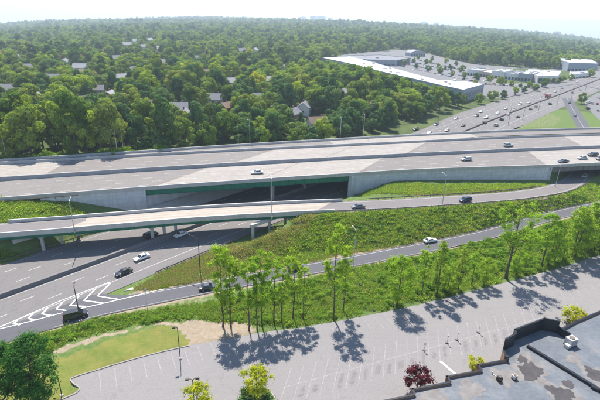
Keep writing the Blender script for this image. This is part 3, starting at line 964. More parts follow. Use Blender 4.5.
guard_rail(gl, 4.7, gl[:, 2] - 0.1, 'brown guard rail on the wall side of the curving ramp')
gl = sub(LOWER, -112, -50)
guard_rail(gl, 18.0, 0.0, 'guard rail at the foot of the grassy bank beside the lower highway')
gl = sub(LOWER, -51, -1)
guard_rail(gl, -16.95, 0.0, 'dark guard rail between the lower highway and the weedy slope')
gl = sub(SERVICE, 45, 74)
guard_rail(gl, -3.6, 0.0, 'short guard rail beside the exit road near the branchy tree')
mg = sub(MAIN, -125, -76)
guard_rail(mg, -near_off(mg[:, 0]) - 1.6, MAIN_Z - 0.4, 'low brown guard rail on the grassy bank below the motorway parapet')

# ------------------------------------------------------------------ parking lot
lotm = raw_mesh('parking_lot', [(p[0], p[1], 0.03) for p in LOT], [tuple(range(len(LOT)))], [M['asph_lot']], uv=[(p[0], p[1]) for p in LOT])
lot = tag(link('parking_lot', lotm), kind='structure')
kp = pxpoly([(190, 345.5), (155, 353.5)] + LOT_PX)
mb = MB(); profile_strip(mb, catmull(kp, 0.8), [(-0.02, -0.3), (-0.02, 0.15), (0.2, 0.15), (0.2, -0.3)], 0.03)
mb.obj('kerb', M['kerb'], lot)
S0, S1 = np.array(XY(282, 388)), np.array(XY(545, 317))
sd = (S1 - S0) / np.linalg.norm(S1 - S0); sn = np.array([-sd[1], sd[0]])
_v0, _v1 = np.array(XY(400, 372)), np.array(XY(401, 340))
sv = (_v1 - _v0) / np.linalg.norm(_v1 - _v0)
lines = MB()
SL = np.linalg.norm(S1 - S0)
band(lines, [S0, (S0 + S1) / 2, S1], 0.15, 0.037)
t = 0.6; k = 0
stain_me = None
while t < SL - 0.5:
    p = S0 + sd * t
    band(lines, [p - sv * 4.9, p, p + sv * 5.0], 0.13, 0.041)
    for e in (-4.9, 5.0):
        q = p + sv * e
        band(lines, [q - sd * 0.3, q + sd * 0.3], 0.14, 0.045)
    t += 2.72
lo_ = lines.obj('stall_line', M['paint_worn'], lot); lo_['kind'] = 'stuff'
# oil-darkened stall floors
rs_ = random.Random(3)
t = 0.6; k = 0
while t < SL - 3:
    if 2.5 < t and rs_.random() < 0.85:
        c = S0 + sd * (t + 1.36) - sv * (2.6 + rs_.uniform(-0.25, 0.25))
        n = 14; hw, hl = rs_.uniform(0.4, 0.7), rs_.uniform(1.0, 2.0)
        ring = []
        for j in range(n):
            a_ = 2 * math.pi * j / n
            e = 1 + rs_.uniform(-0.22, 0.16)
            ca_, sa_ = math.copysign(abs(math.cos(a_)) ** 0.6, math.cos(a_)), math.copysign(abs(math.sin(a_)) ** 0.6, math.sin(a_))
            q = c + sd * hw * ca_ * e + sv * hl * sa_ * e
            ring.append((q[0], q[1], 0.0335))
        link('oil_stain', raw_mesh('oil_stain', ring, [tuple(range(n))], [M['stain']]), lot)
    t += 2.72
# other rows
more = MB()
K0, K1 = np.array(XY(95, 374)), np.array(XY(190, 348))
kd = (K1 - K0) / np.linalg.norm(K1 - K0); kn = np.array([kd[1], -kd[0]])
for i in range(9):
    p = K0 + kd * (0.8 + i * 2.75)
    band(more, [p, p + kn * 2.6, p + kn * 5.2], 0.13, 0.037)
for (a_, b_) in (((205, 398), (214, 352)), ((300, 345), (300, 331)),):
    pass
B0, B1 = np.array(XY(278, 400)), np.array(XY(284, 360))
E0, E1 = np.array(XY(330, 325)), np.array(XY(600, 257))
ed = (E1 - E0) / np.linalg.norm(E1 - E0); en = np.array([ed[1], -ed[0]])
for i in range(30):
    p = E0 + ed * (i * 2.75) + en * 1.2
    band(more, [p, p + en * 4.6], 0.11, 0.037)
V0 = np.array(XY(505, 318))
for i in range(12):
    p = V0 + sd * (6 + i * 2.75)
    band(more, [p, p + sv * 5.0], 0.11, 0.037)
mo = more.obj('stall_line', M['paint_worn'], lot); mo['kind'] = 'stuff'
band(MB(), [XY(440, 361), XY(447, 367), XY(455, 374)], 0.5, 0.042).obj('stop_bar', M['paint'], lot)
band(MB(), [XY(596, 349), XY(601, 356)], 0.6, 0.042).obj('stop_bar', M['paint'], lot)
# planted island under the yellow-green lot tree
isl = []
ic = np.array(XY(257, 402))
for j in range(24):
    a_ = 2 * math.pi * j / 24
    isl.append(ic + sd * 3.4 * math.cos(a_) + sn * 4.2 * math.sin(a_))
MB().prism(isl, -0.2, 0.17).obj('planting_island', M['kerb'], lot)
MB().prism([ic + (p - ic) * 0.93 for p in isl], 0.0, 0.2).obj('island_soil', M['land'], lot)

# ------------------------------------------------------------------ trees: shared shapes
def leaf_quads(r, centers, radii, n_each, size, flat=0.75, up=0.45, fill=0.5, soft=False):
    """leaf-sized faces spread through rounded clumps -> verts, faces, per-face tone"""
    V, T = [], []
    for c, rad, n in zip(centers, radii, n_each):
        d = r.normal(size=(n, 3)); d /= np.linalg.norm(d, axis=1)[:, None]
        q = rad * (fill + (1 - fill) * r.random(n) ** 0.5)
        if soft:
            q = rad * np.minimum(1.5, np.abs(r.normal(size=n)) * 0.72)
        p = np.asarray(c) + d * q[:, None] * np.array([1, 1, flat])
        nn = d * 1.0 + r.normal(size=(n, 3)) * 0.33 + np.array([0, 0, up])
        nn /= np.linalg.norm(nn, axis=1)[:, None]
        t = np.cross(nn, r.normal(size=(n, 3))); t /= np.linalg.norm(t, axis=1)[:, None]
        b = np.cross(nn, t)
        s = size * (0.6 + 0.8 * r.random(n))[:, None]
        k = 0.55 + 0.3 * r.random(n)[:, None]
        j = (r.random((n, 1)) - 0.5) * 0.5
        quad = np.stack([p - t * s * 0.5, p + b * s * 0.5 * k + t * s * j * 0.4, p + t * s * 0.5, p - b * s * 0.5 * k + t * s * j * 0.4], 1)
        V.append(quad.reshape(-1, 3))
        clump_tone = r.uniform(-0.16, 0.16)
        T.append(np.clip(0.5 + clump_tone + r.normal(size=n) * 0.17, 0, 1))
    V = np.vstack(V); T = np.concatenate(T)
    F = np.arange(len(V)).reshape(-1, 4)
    return V, F, T
def leaf_mesh(name, V, F, T, mat):
    me = bpy.data.meshes.new(name)
    me.vertices.add(len(V)); me.vertices.foreach_set('co', V.astype(np.float32).ravel())
    me.loops.add(F.size); me.loops.foreach_set('vertex_index', F.astype(np.int32).ravel())
    me.polygons.add(len(F))
    me.polygons.foreach_set('loop_start', np.arange(0, F.size, 4, dtype=np.int32))
    me.materials.append(mat)
    a = me.attributes.new('leafvar', 'FLOAT', 'FACE')
    a.data.foreach_set('value', T.astype(np.float32))
    me.update(calc_edges=True)
    return me
def wood_mesh(name, r, height, base_r, centers, lean=(0, 0), fork=0.35, limbs=8, mat=None):
    mb = MB()
    top = np.array([lean[0], lean[1], height * 0.86])
    ts = [0, 0.15, 0.35, 0.6, 0.85, 1.0]
    wig = [(0, 0)] + [tuple(r.normal(size=2) * 0.006 * height) for _ in ts[1:]]
    path = [np.array([top[0] * t + w[0], top[1] * t + w[1], top[2] * t]) for t, w in zip(ts, wig)]
    rad = [base_r * (1.25 if t == 0 else 1 - 0.82 * t) for t in ts]
    mb.tube(path, rad, 8)
    order = r.permutation(len(centers))[:limbs]
    for i in order:
        c = np.asarray(centers[i])
        t = np.clip(c[2] / top[2] - 0.22, fork * 0.7, 0.85)
        p0 = np.array([np.interp(t, ts, [p[k] for p in path]) for k in range(3)])
        mid = (p0 + c) / 2 + np.array([0, 0, -0.04 * height]) + r.normal(size=3) * 0.02 * height
        br = base_r * (1 - 0.82 * t) * 0.55
        mb.tube([p0, mid, c], [br, br * 0.65, br * 0.22], 5, cap=False)
    return mb.mesh(name, mat or M['trunk'], smooth_shade=True)

def tree_shape(name, seed, height, crown_r, crown_base, n_clumps, leaves, size, mat, style='dome', clump=0.36, lean=(0, 0), base_r=None, limbs=8, flat=0.78, fill=0.5, soft=False):
    r = np.random.default_rng(seed)
    cb, ch = crown_base * height, height * (1 - crown_base)
    cs, rs = [], []
    tries = 0
    while len(cs) < n_clumps and tries < 4000:
        tries += 1
        u = r.random()
        th = r.random() * 2 * math.pi
        if style == 'dome':
            w = math.sqrt(max(0, 1 - (1.75 * (u - 0.38)) ** 2)) if u > 0.38 else 0.55 + 0.45 * (u / 0.38)
        elif style == 'oval':
            w = math.sqrt(max(0.02, 1 - (2 * u - 1) ** 2)) * 0.95 + 0.05
        elif style == 'cone':
            w = 1.02 - 0.95 * u
        elif style == 'vase':
            w = 0.3 + 0.75 * u ** 0.8 if u < 0.8 else 1.05 - (u - 0.8) * 2
        else:
            w = 0.8
        rr = crown_r * w * (0.35 + 0.65 * math.sqrt(r.random()))
        c = np.array([math.cos(th) * rr + lean[0] * u, math.sin(th) * rr + lean[1] * u, cb + ch * (0.06 + 0.88 * u)])
        rad = crown_r * clump * (0.75 + 0.5 * r.random()) * (0.65 if style == 'cone' and u > 0.7 else 1)
        if all(np.linalg.norm((c - q) / np.array([1, 1, 0.8])) > 0.55 * min(rad, p) for q, p in zip(cs, rs)):
            cs.append(c); rs.append(rad)
    wsum = sum(q * q for q in rs)
    ne = [max(6, int(leaves * q * q / wsum)) for q in rs]
    V, F, T = leaf_quads(r, cs, rs, ne, size, flat, fill=fill, soft=soft)
    T = np.clip(T + 0.22 * ((V[::4, 2] - cb) / max(ch, 1) - 0.5) * 0, 0, 1)
    crown = leaf_mesh(name + '_crown', V, F, T, mat)
    wood = wood_mesh(name + '_trunk', r, height, base_r or height * 0.021, cs, lean, crown_base, limbs)
    return wood, crown

FOREST = []        # (trunk mesh, crown mesh, description)
specs = [('round', 11, 15.5, 5.6, 0.22, 26, 4300, 0.80, 'leaf_a', 'dome', 0.36), ('spreading', 12, 14.5, 6.6, 0.2, 30, 4700, 0.82, 'leaf_a', 'dome', 0.32),
         ('tall', 13, 19.0, 5.0, 0.22, 28, 4500, 0.80, 'leaf_a', 'oval', 0.40), ('round', 14, 16.0, 5.3, 0.18, 24, 4300, 0.80, 'leaf_c', 'dome', 0.40),
         ('dense', 15, 14.0, 5.2, 0.15, 26, 4300, 0.78, 'leaf_b', 'dome', 0.38), ('tall', 16, 18.0, 4.6, 0.15, 28, 4300, 0.78, 'leaf_b', 'oval', 0.40),
         ('pointed', 17, 17.5, 3.9, 0.08, 34, 4000, 0.68, 'leaf_b', 'cone', 0.36), ('loose', 18, 16.0, 5.6, 0.25, 20, 3300, 0.84, 'leaf_c', 'vase', 0.36),
         ('spreading', 19, 13.0, 6.0, 0.2, 26, 4200, 0.80, 'leaf_a', 'dome', 0.36), ('small', 20, 9.5, 4.0, 0.15, 18, 2700, 0.68, 'leaf_c', 'dome', 0.40),
         ('brownish', 21, 13.0, 4.8, 0.2, 22, 3000, 0.74, 'leaf_br', 'dome', 0.38), ('yellow', 22, 13.0, 4.8, 0.2, 22, 3200, 0.74, 'leaf_y', 'dome', 0.40)]
for (d, seed, h, cr, cb, nc, lv, sz, m, st, cl) in specs:
    w, c = tree_shape('forest_%d' % seed, seed, h, cr, cb, nc, lv, sz, M[m], st, cl)
    FOREST.append((w, c, d, h, cr))

def place_tree(name, wood, crown, loc, rz, s, label, cat='tree', group=None, sz=None):
    root = empty(name, loc, rz, label, cat, group)
    root.scale = (s, s, sz or s)
    link('trunk', wood, root)
    link('crown', crown, root)
    return root

# joined copies (not in the scene themselves) for the far woods
def joined(name, wood, crown):
    nv = len(wood.vertices)
    V = np.empty(nv * 3, np.float32); wood.vertices.foreach_get('co', V)
    W = np.empty(len(crown.vertices) * 3, np.float32); crown.vertices.foreach_get('co', W)
    faces = [tuple(p.vertices) for p in wood.polygons] + [tuple(nv + i for i in p.vertices) for p in crown.polygons]
    fm = [0] * len(wood.polygons) + [1] * len(crown.polygons)
    me = raw_mesh(name, np.vstack([V.reshape(-1, 3), W.reshape(-1, 3)]), faces, [wood.materials[0], crown.materials[0]], fm)
    a = me.attributes.new('leafvar', 'FLOAT', 'FACE')
    t = np.full(len(faces), 0.5, np.float32)
    q = np.empty(len(crown.polygons), np.float32); crown.attributes['leafvar'].data.foreach_get('value', q)
    t[len(wood.polygons):] = q
    a.data.foreach_set('value', t)
    return me
def source_collection(name, meshes):
    col = bpy.data.collections.new(name)
    for i, m in enumerate(meshes):
        col.objects.link(bpy.data.objects.new('%s_%02d' % (name, i), m))
    return col
def scatter(name, pts, rot, scl, var, col, label, cat):
    me = bpy.data.meshes.new(name)
    me.vertices.add(len(pts)); me.vertices.foreach_set('co', np.asarray(pts, np.float32).ravel())
    a = me.attributes.new('rot', 'FLOAT_VECTOR', 'POINT'); a.data.foreach_set('vector', np.asarray(rot, np.float32).ravel())
    a = me.attributes.new('scl', 'FLOAT_VECTOR', 'POINT'); a.data.foreach_set('vector', np.asarray(scl, np.float32).ravel())
    a = me.attributes.new('var', 'INT', 'POINT'); a.data.foreach_set('value', np.asarray(var, np.int32))
    o = tag(link(name, me), label, cat, kind='stuff')
    g = bpy.data.node_groups.new(name + '_nodes', 'GeometryNodeTree')
    g.interface.new_socket('Geometry', in_out='INPUT', socket_type='NodeSocketGeometry')
    g.interface.new_socket('Geometry', in_out='OUTPUT', socket_type='NodeSocketGeometry')
    i, out = g.nodes.new('NodeGroupInput'), g.nodes.new('NodeGroupOutput')
    iop = g.nodes.new('GeometryNodeInstanceOnPoints')
    ci = g.nodes.new('GeometryNodeCollectionInfo')
    ci.inputs['Collection'].default_value = col
    ci.inputs['Separate Children'].default_value = True
    ci.inputs['Reset Children'].default_value = True
    def attr(nm, t):
        n = g.nodes.new('GeometryNodeInputNamedAttribute'); n.data_type = t; n.inputs[0].default_value = nm
        return n.outputs[0]
    g.links.new(i.outputs[0], iop.inputs['Points'])
    g.links.new(ci.outputs[0], iop.inputs['Instance'])
    iop.inputs['Pick Instance'].default_value = True
    g.links.new(attr('var', 'INT'), iop.inputs['Instance Index'])
    g.links.new(attr('rot', 'FLOAT_VECTOR'), iop.inputs['Rotation'])
    g.links.new(attr('scl', 'FLOAT_VECTOR'), iop.inputs['Scale'])
    g.links.new(iop.outputs[0], out.inputs[0])
    md = o.modifiers.new('scatter', 'NODES'); md.node_group = g
    return o

# ------------------------------------------------------------------ far commercial area: outline used to keep the woods out
def on_far(px, py, z=0.0):
    p = PT(px, py)
    return (float(p[0]), float(p[1]))
COMM = [XY(318, 62), XY(345, 54.5), XY(400, 49), XY(432, 54), XY(470, 63), XY(520, 66), XY(565, 67), XY(600, 61), XY(640, 66), XY(640, 98), XY(575, 84), XY(540, 90), XY(505, 98), XY(487, 98), XY(470, 98), XY(440, 91), XY(380, 78), XY(352, 71)]
STORE = [(132, 382), (163.5, 421), (150, 439), (127, 442), (111, 499), (85, 607), (66, 674), (25, 645), (60, 566), (81.5, 502), (120, 409)]
HOUSES = [  # px, py of the front of the house, width, depth, wall height, turn, wall colour, roof colour, storeys
    (178, 117, 12, 9, 5.2, 12, 'blue-grey', 'grey'), (186, 122, 9, 8, 4.5, 100, 'tan', 'grey'), (214, 107, 13, 9, 5.5, 5, 'pink-white', 'grey'), (226, 113, 8, 7, 4.0, 60, 'brick', 'brown'),
    (317, 129, 11, 8, 4.6, 20, 'white', 'brown'), (304, 113, 11, 8, 4.6, 80, 'white', 'grey'), (84, 72, 20, 11, 5.0, 8, 'white', 'pale'), (52, 84, 18, 10, 4.5, 5, 'blue-grey', 'grey'),
    (78, 79, 14, 10, 5.0, 70, 'tan', 'brown'), (97, 96, 11, 8, 4.8, 15, 'white', 'grey'), (111, 102, 11, 8, 4.6, 95, 'brick', 'pale'), (127, 48, 18, 12, 6.0, 20, 'white', 'pale'),
    (143, 50, 20, 12, 5.5, 75, 'white', 'grey'), (105, 54, 16, 10, 5.0, 10, 'tan', 'brown'), (241, 54, 16, 11, 5.5, 30, 'white', 'grey'), (255, 53, 16, 10, 5.0, 80, 'white', 'pale'),
    (65, 66, 15, 10, 5, 100, 'white', 'grey'), (28, 72, 16, 10, 5, 30, 'tan', 'grey'), (150, 112, 10, 8, 4.5, 30, 'brick', 'brown'), (8, 96, 13, 9, 5, 15, 'white', 'grey'),
    (163, 66, 14, 10, 5, 60, 'white', 'grey'), (270, 86, 12, 9, 5, 20, 'white', 'pale'), (345, 98, 11, 8, 4.6, 15, 'white', 'pale'), (198, 62, 14, 10, 5, 15, 'tan', 'grey'), (88, 108, 11, 8, 4.6, 25, 'white', 'grey'),
    (120, 84, 12, 9, 5, 40, 'pink-white', 'pale'), (40, 104, 11, 8, 4.6, 70, 'tan', 'pale'), (138, 75, 14, 10, 5, 10, 'white', 'grey'), (165, 86, 12, 9, 5, 85, 'white', 'pale'), (232, 88, 12, 9, 5, 25, 'blue-grey', 'pale'), (285, 72, 14, 10, 5, 70, 'white', 'grey'), (260, 104, 11, 8, 4.6, 20, 'white', 'grey'), (18, 60, 16, 10, 5, 30, 'white', 'pale'), (205, 78, 13, 9, 5, 55, 'tan', 'brown'),
    (135, 44, 22, 12, 6, 30, 'white', 'pale'), (150, 43, 22, 12, 6, 60, 'pink-white', 'pale'), (158, 52, 18, 12, 6, 20, 'white', 'pale'), (116, 62, 16, 10, 5, 40, 'blue-grey', 'grey'), (245, 66, 15, 10, 5, 10, 'white', 'pale'), (292, 120, 10, 8, 4.5, 60, 'brick', 'grey'), (205, 120, 10, 8, 4.5, 30, 'tan', 'pale')]
house_at = [PT(h[0], h[1]) for h in HOUSES]
# yard streets cut through the woods
STREETS = [[on_far(60, 92), on_far(140, 60), on_far(180, 48)], [on_far(190, 124), on_far(260, 118), on_far(330, 122)], [on_far(100, 100), on_far(200, 104), on_far(300, 108)]]

def in_view(x, y, z=8.0, margin=30):
    Z = z - CAM_H
    d = y * math.cos(PITCH) - Z * math.sin(PITCH)
    up = y * math.sin(PITCH) + Z * math.cos(PITCH)
    u = F_PX * x / d
    v = -F_PX * up / d
    c, s = math.cos(ROLL), math.sin(ROLL)
    return 300 + c * u - s * v, 200 + s * u + c * v

def forest_points():
    out = []
    for (d0, d1, sp) in ((150, 700, 9.0), (700, 1500, 11.0), (1500, 2600, 14.0), (2600, 4600, 20.0)):
        xs = np.arange(-0.80 * d1 - 60, 0.80 * d1 + 60, sp)
        ys = np.arange(100, d1 + 10, sp)
        X, Y = np.meshgrid(xs, ys)
        X = (X + ((np.arange(len(ys)) % 2) * sp / 2)[:, None]).ravel() + rng.uniform(-0.42, 0.42, X.size) * sp
        Y = Y.ravel() + rng.uniform(-0.42, 0.42, Y.size) * sp
        D = np.hypot(X, Y)
        k = (D >= d0) & (D < d1) & (np.abs(X) < 0.74 * Y + 50)
        out.append(np.stack([X[k], Y[k], np.full(k.sum(), sp)], 1))
    q = np.vstack(out)
    x, y = q[:, 0], q[:, 1]
    sm = (y - main_y(x)) * 0.965
    dl, sl, _ = dist_line(x, y, LOWER)
    fe = np.interp(x, [-330, -110, -60, -35, -10, 30, 70, 400], [28.5, 28.5, 31, 52, 52, 48, 44, 40])
    keep = sm > fe
    keep &= ~((dl < 36) | ((sl < 0) & (np.hypot(x, y) < 560)))
    keep &= ~((sl < 0) & (sl > -75) & (y < 1000))
    keep &= ~in_poly(x, y, COMM)
    near_store = in_poly(x, y, STORE)
    for i in range(len(STORE)):
        a_, b_ = np.array(STORE[i]), np.array(STORE[(i + 1) % len(STORE)])
        t_ = np.clip(((x - a_[0]) * (b_ - a_)[0] + (y - a_[1]) * (b_ - a_)[1]) / ((b_ - a_) @ (b_ - a_)), 0, 1)
        near_store |= np.hypot(x - a_[0] - t_ * (b_ - a_)[0], y - a_[1] - t_ * (b_ - a_)[1]) < 9
    keep &= ~near_store
    for (h, p) in zip(HOUSES, house_at):
        u = p[:2] / np.linalg.norm(p[:2])
        rx, ry = x - p[0], y - p[1]
        a = rx * u[0] + ry * u[1]           # away from the camera
        b = -rx * u[1] + ry * u[0]
        open_ = 14 + 0.030 * np.linalg.norm(p[:2])
        keep &= ~((np.abs(b) < h[2] * 0.62) & (a > -open_) & (a < h[3] * 0.5 + 5.5))
    for st in STREETS:
        l = catmull(st, 6)
        ds, _, _ = dist_line(x, y, l)
        keep &= ds > 4.5
    clear = np.sin(x / 23 + 2.2 * np.sin(y / 41)) * np.sin(y / 29 + 1.9 * np.sin(x / 37)) + 0.35 * np.sin(x / 9.1) * np.sin(y / 11.3)
    keep &= ~((clear > 0.66) & (sm > fe + 22) & (np.hypot(x, y) < 1600))
    q = q[keep]
    return q
FP = forest_points()
FP = FP[np.argsort(np.hypot(FP[:, 0], FP[:, 1]))]
FZ = ground_z(FP[:, 0], FP[:, 1])
# kinds in drifts, with the odd brown or yellow tree
drift = np.sin(FP[:, 0] / 37 + 1.7 * np.sin(FP[:, 1] / 53)) + np.sin(FP[:, 1] / 61 + 0.6) + rng.normal(size=len(FP)) * 1.3
kinds = np.where(drift > 0.9, rng.choice([3, 7, 0, 9, 3, 1], len(FP)), np.where(drift < -0.9, rng.choice([4, 5, 6, 2, 8, 4], len(FP)), rng.choice([0, 1, 2, 8, 0, 5, 3, 4], len(FP))))
kinds = np.where(rng.random(len(FP)) < 0.016, 10, kinds)
kinds = np.where(rng.random(len(FP)) < 0.010, 11, kinds)
# taller, greener front edge along the motorway on the left
sm_f = (FP[:, 1] - main_y(FP[:, 0])) * 0.965
front = (sm_f < 62) & (FP[:, 0] < -40)
kinds = np.where(front, rng.choice([2, 3, 5, 7, 2, 2, 0], len(FP)), kinds)
fscale = rng.uniform(0.62, 1.22, len(FP)) * np.where(FP[:, 2] > 9, 1.06, 1) * np.where(FP[:, 2] > 12, 1.25, 1) * np.where(FP[:, 2] > 18, 1.4, 1)
fscale = np.where(front, np.maximum(fscale, 0.85) * np.where(sm_f < 50, 1.28, 1.1), fscale)
vx, vy = in_view(FP[:, 0], FP[:, 1], FZ + 8)
vis = (vx > -12) & (vx < 612)
_hs = np.array([f[3] for f in FOREST])
def _top_y():
    return in_view(FP[:, 0], FP[:, 1], FZ + _hs[kinds] * fscale * 0.98)[1]
fd = np.hypot(FP[:, 0], FP[:, 1])
drop_tree = np.zeros(len(FP), bool)
lim = np.interp(vx, [318, 354, 380, 440, 465, 492], [59.5, 65.5, 72.5, 86.8, 93.5, 98])
infront = (vx > 318) & (vx < 492) & (fd < np.interp(vx, [318, 354, 380, 440, 465, 492], [670, 590, 530, 440, 420, 440]))
for (h, p) in zip(HOUSES, house_at):
    half = F_PX * h[2] * 0.5 / np.linalg.norm(p[:2])
    k = (np.abs(vx - h[0]) < half * 0.9) & (fd < np.linalg.norm(p[:2]) - 4)
    l2 = h[1] - F_PX * h[4] * 0.45 / np.linalg.norm(p[:2])
    lim = np.where(k & ~infront, l2, lim)
    infront |= k
for _ in range(14):
    ty_ = _top_y()
    bad = infront & (ty_ < lim)
    fscale = np.where(bad, fscale * 0.92, fscale)
drop_tree = infront & (_top_y() < lim - 0.5) & (fscale < 0.4)
FP, FZ, kinds, fscale, vx, vy, vis, sm_f = [a_[~drop_tree] for a_ in (FP, FZ, kinds, fscale, vx, vy, vis, sm_f)]
own = np.zeros(len(FP), bool)
own[np.where(vis)[0][:250]] = True
C_NAME = {0: 'mid-green', 1: 'mid-green', 2: 'mid-green', 3: 'fresh light-green', 4: 'deep green', 5: 'deep green', 6: 'dark pointed', 7: 'light-green', 8: 'olive-green', 9: 'fresh green', 10: 'brownish', 11: 'yellow-green'}
front_ = (sm_f < 62) & (FP[:, 0] < -40)
ids = np.where(own)[0]
order_l = ids[np.argsort(vx[ids])]
rank = {int(i): n for n, i in enumerate(order_l)}
def landmark(i):
    x = vx[i]
    if x < 45: return 'at the left picture edge'
    if x < 112: return 'left of the twin lamp poles'
    if x < 160: return 'right of the twin lamp poles'
    if x < 205: return 'before the blue-grey house'
    if x < 245: return 'before the pink-white house'
    if x < 300: return 'beside the grassy verge'
    if x < 345: return 'around the brown-roofed house'
    if x < 400: return 'before the white store'
    if x < 450: return 'under the store roof'
    return 'by the busy highway'
lab_count = {}
for i in ids:
    w, c, d, h, cr = FOREST[kinds[i]]
    key = (C_NAME[int(kinds[i])], d, landmark(i), 'front' if sm_f[i] < 56 else ('second' if sm_f[i] < 68 else 'back'))
    lab_count.setdefault(key, []).append(int(i))
forest_label = {}
_T = ['first', 'second', 'third', 'fourth', 'fifth', 'sixth', 'seventh', 'eighth', 'ninth', 'tenth', 'eleventh', 'twelfth', 'thirteenth', 'fourteenth', 'fifteenth', 'sixteenth', 'seventeenth', 'eighteenth', 'nineteenth', 'twentieth']
ORD = _T + ['twenty-' + q for q in _T[:9]] + ['thirtieth'] + ['thirty-' + q for q in _T[:9]]
for (col_, d, lm, row), L in lab_count.items():
    L.sort(key=lambda i: vx[i])
    for n, i in enumerate(L):
        dd = '' if d in ('brownish', 'yellow', 'pointed') else d + ' '
        rr_ = {'front': 'front-row', 'second': 'middle-row', 'back': 'back-row'}[row]
        base = '%s %s%s tree %s' % (col_, dd, rr_, lm)
        forest_label[i] = base if len(L) == 1 else base + ', %s from left' % ORD[n]
for i in ids:
    w, c, d, h, cr = FOREST[kinds[i]]
    t = place_tree('forest_tree', w, c, (FP[i, 0], FP[i, 1], FZ[i] - 0.2), rng.uniform(0, 6.28), fscale[i] * (0.8 if front_[i] else 1.0), forest_label[int(i)], 'tree', 'trees at the edge of the woods', fscale[i] * rng.uniform(0.9, 1.12))
rest = ~own & (vx > -60) & (vx < 660)
tree_col = source_collection('tree_kind', [joined('tree_kind_%02d' % i, f[0], f[1]) for i, f in enumerate(FOREST)])
nr = rest.sum()
scatter('distant_woods', np.stack([FP[rest, 0], FP[rest, 1], FZ[rest] - 0.3], 1), np.stack([np.zeros(nr), np.zeros(nr), rng.uniform(0, 6.28, nr)], 1),
        np.stack([fscale[rest] * rng.uniform(0.9, 1.15, nr), fscale[rest] * rng.uniform(0.9, 1.15, nr), fscale[rest] * rng.uniform(0.85, 1.15, nr)], 1), kinds[rest], tree_col,
        'unbroken green woods of a leafy suburb rolling back to the horizon', 'woods')

# ------------------------------------------------------------------ near trees, one by one
NEAR = {}
def near_shape(key, **k):
    k['n_clumps'] = int(k['n_clumps'] * 1.7); k['clump'] *= 0.72; k['leaves'] = int(k['leaves'] * (1.25 if k['size'] < 0.3 or key == 'dark' else 1.8)); k['size'] *= 0.82 if k['size'] > 0.3 else 1.0
    NEAR[key] = tree_shape('near_' + key, soft=True, **k)
near_shape('slim1', seed=31, height=20, crown_r=2.9, crown_base=0.26, n_clumps=22, leaves=4200, size=0.42, mat=M['leaf_n'], style='oval', clump=0.36, base_r=0.2, fill=0.3, limbs=14)
near_shape('slim2', seed=32, height=19, crown_r=2.4, crown_base=0.25, n_clumps=20, leaves=3600, size=0.40, mat=M['leaf_n'], style='oval', clump=0.38, base_r=0.18, fill=0.3, limbs=14)
near_shape('slim3', seed=33, height=17, crown_r=1.8, crown_base=0.3, n_clumps=14, leaves=2300, size=0.38, mat=M['leaf_n'], style='oval', clump=0.42, base_r=0.15, fill=0.25, limbs=10)
near_shape('tall', seed=34, height=24, crown_r=3.0, crown_base=0.36, n_clumps=24, leaves=4600, size=0.42, mat=M['leaf_n'], style='oval', clump=0.34, base_r=0.22, fill=0.3, limbs=16)
near_shape('bushy', seed=35, height=14.5, crown_r=3.3, crown_base=0.1, n_clumps=30, leaves=6500, size=0.36, mat=M['leaf_n'], style='oval', clump=0.36, base_r=0.2, fill=0.35, limbs=12)
near_shape('column', seed=36, height=16, crown_r=1.5, crown_base=0.05, n_clumps=26, leaves=3900, size=0.34, mat=M['leaf_c'], style='oval', clump=0.6, base_r=0.2, fill=0.3, limbs=8)
near_shape('branchy', seed=37, height=21, crown_r=6.0, crown_base=0.45, n_clumps=34, leaves=3600, size=0.40, mat=M['leaf_n'], style='vase', clump=0.22, base_r=0.36, fill=0.2, limbs=30)
near_shape('dark', seed=38, height=16, crown_r=5.2, crown_base=0.12, n_clumps=40, leaves=19000, size=0.42, mat=M['leaf_d'], style='dome', clump=0.32, base_r=0.34, fill=0.4, limbs=14)
near_shape('yellow', seed=39, height=6.4, crown_r=2.6, crown_base=0.3, n_clumps=20, leaves=3600, size=0.26, mat=M['leaf_y'], style='dome', clump=0.38, base_r=0.12, fill=0.35)
near_shape('maple', seed=40, height=4.6, crown_r=2.0, crown_base=0.18, n_clumps=18, leaves=3300, size=0.22, mat=M['leaf_r'], style='dome', clump=0.38, base_r=0.09, fill=0.35)
near_shape('open', seed=41, height=18, crown_r=4.2, crown_base=0.35, n_clumps=26, leaves=3900, size=0.42, mat=M['leaf_n'], style='dome', clump=0.28, base_r=0.24, fill=0.25, limbs=20)
near_shape('shrub', seed=42, height=2.6, crown_r=1.7, crown_base=0.05, n_clumps=16, leaves=2400, size=0.2, mat=M['leaf_y'], style='dome', clump=0.42, base_r=0.06, fill=0.35)
near_shape('lawnshrub', seed=43, height=2.2, crown_r=1.8, crown_base=0.05, n_clumps=16, leaves=1800, size=0.24, mat=M['leaf_b'], style='dome', clump=0.42, base_r=0.06, fill=0.35)
def height_for(b, top_y):
    zs = np.linspace(0, 40, 801)
    _, vy_ = in_view(b[0], b[1], b[2] + zs)
    return float(zs[np.argmin(np.abs(vy_ - top_y))])
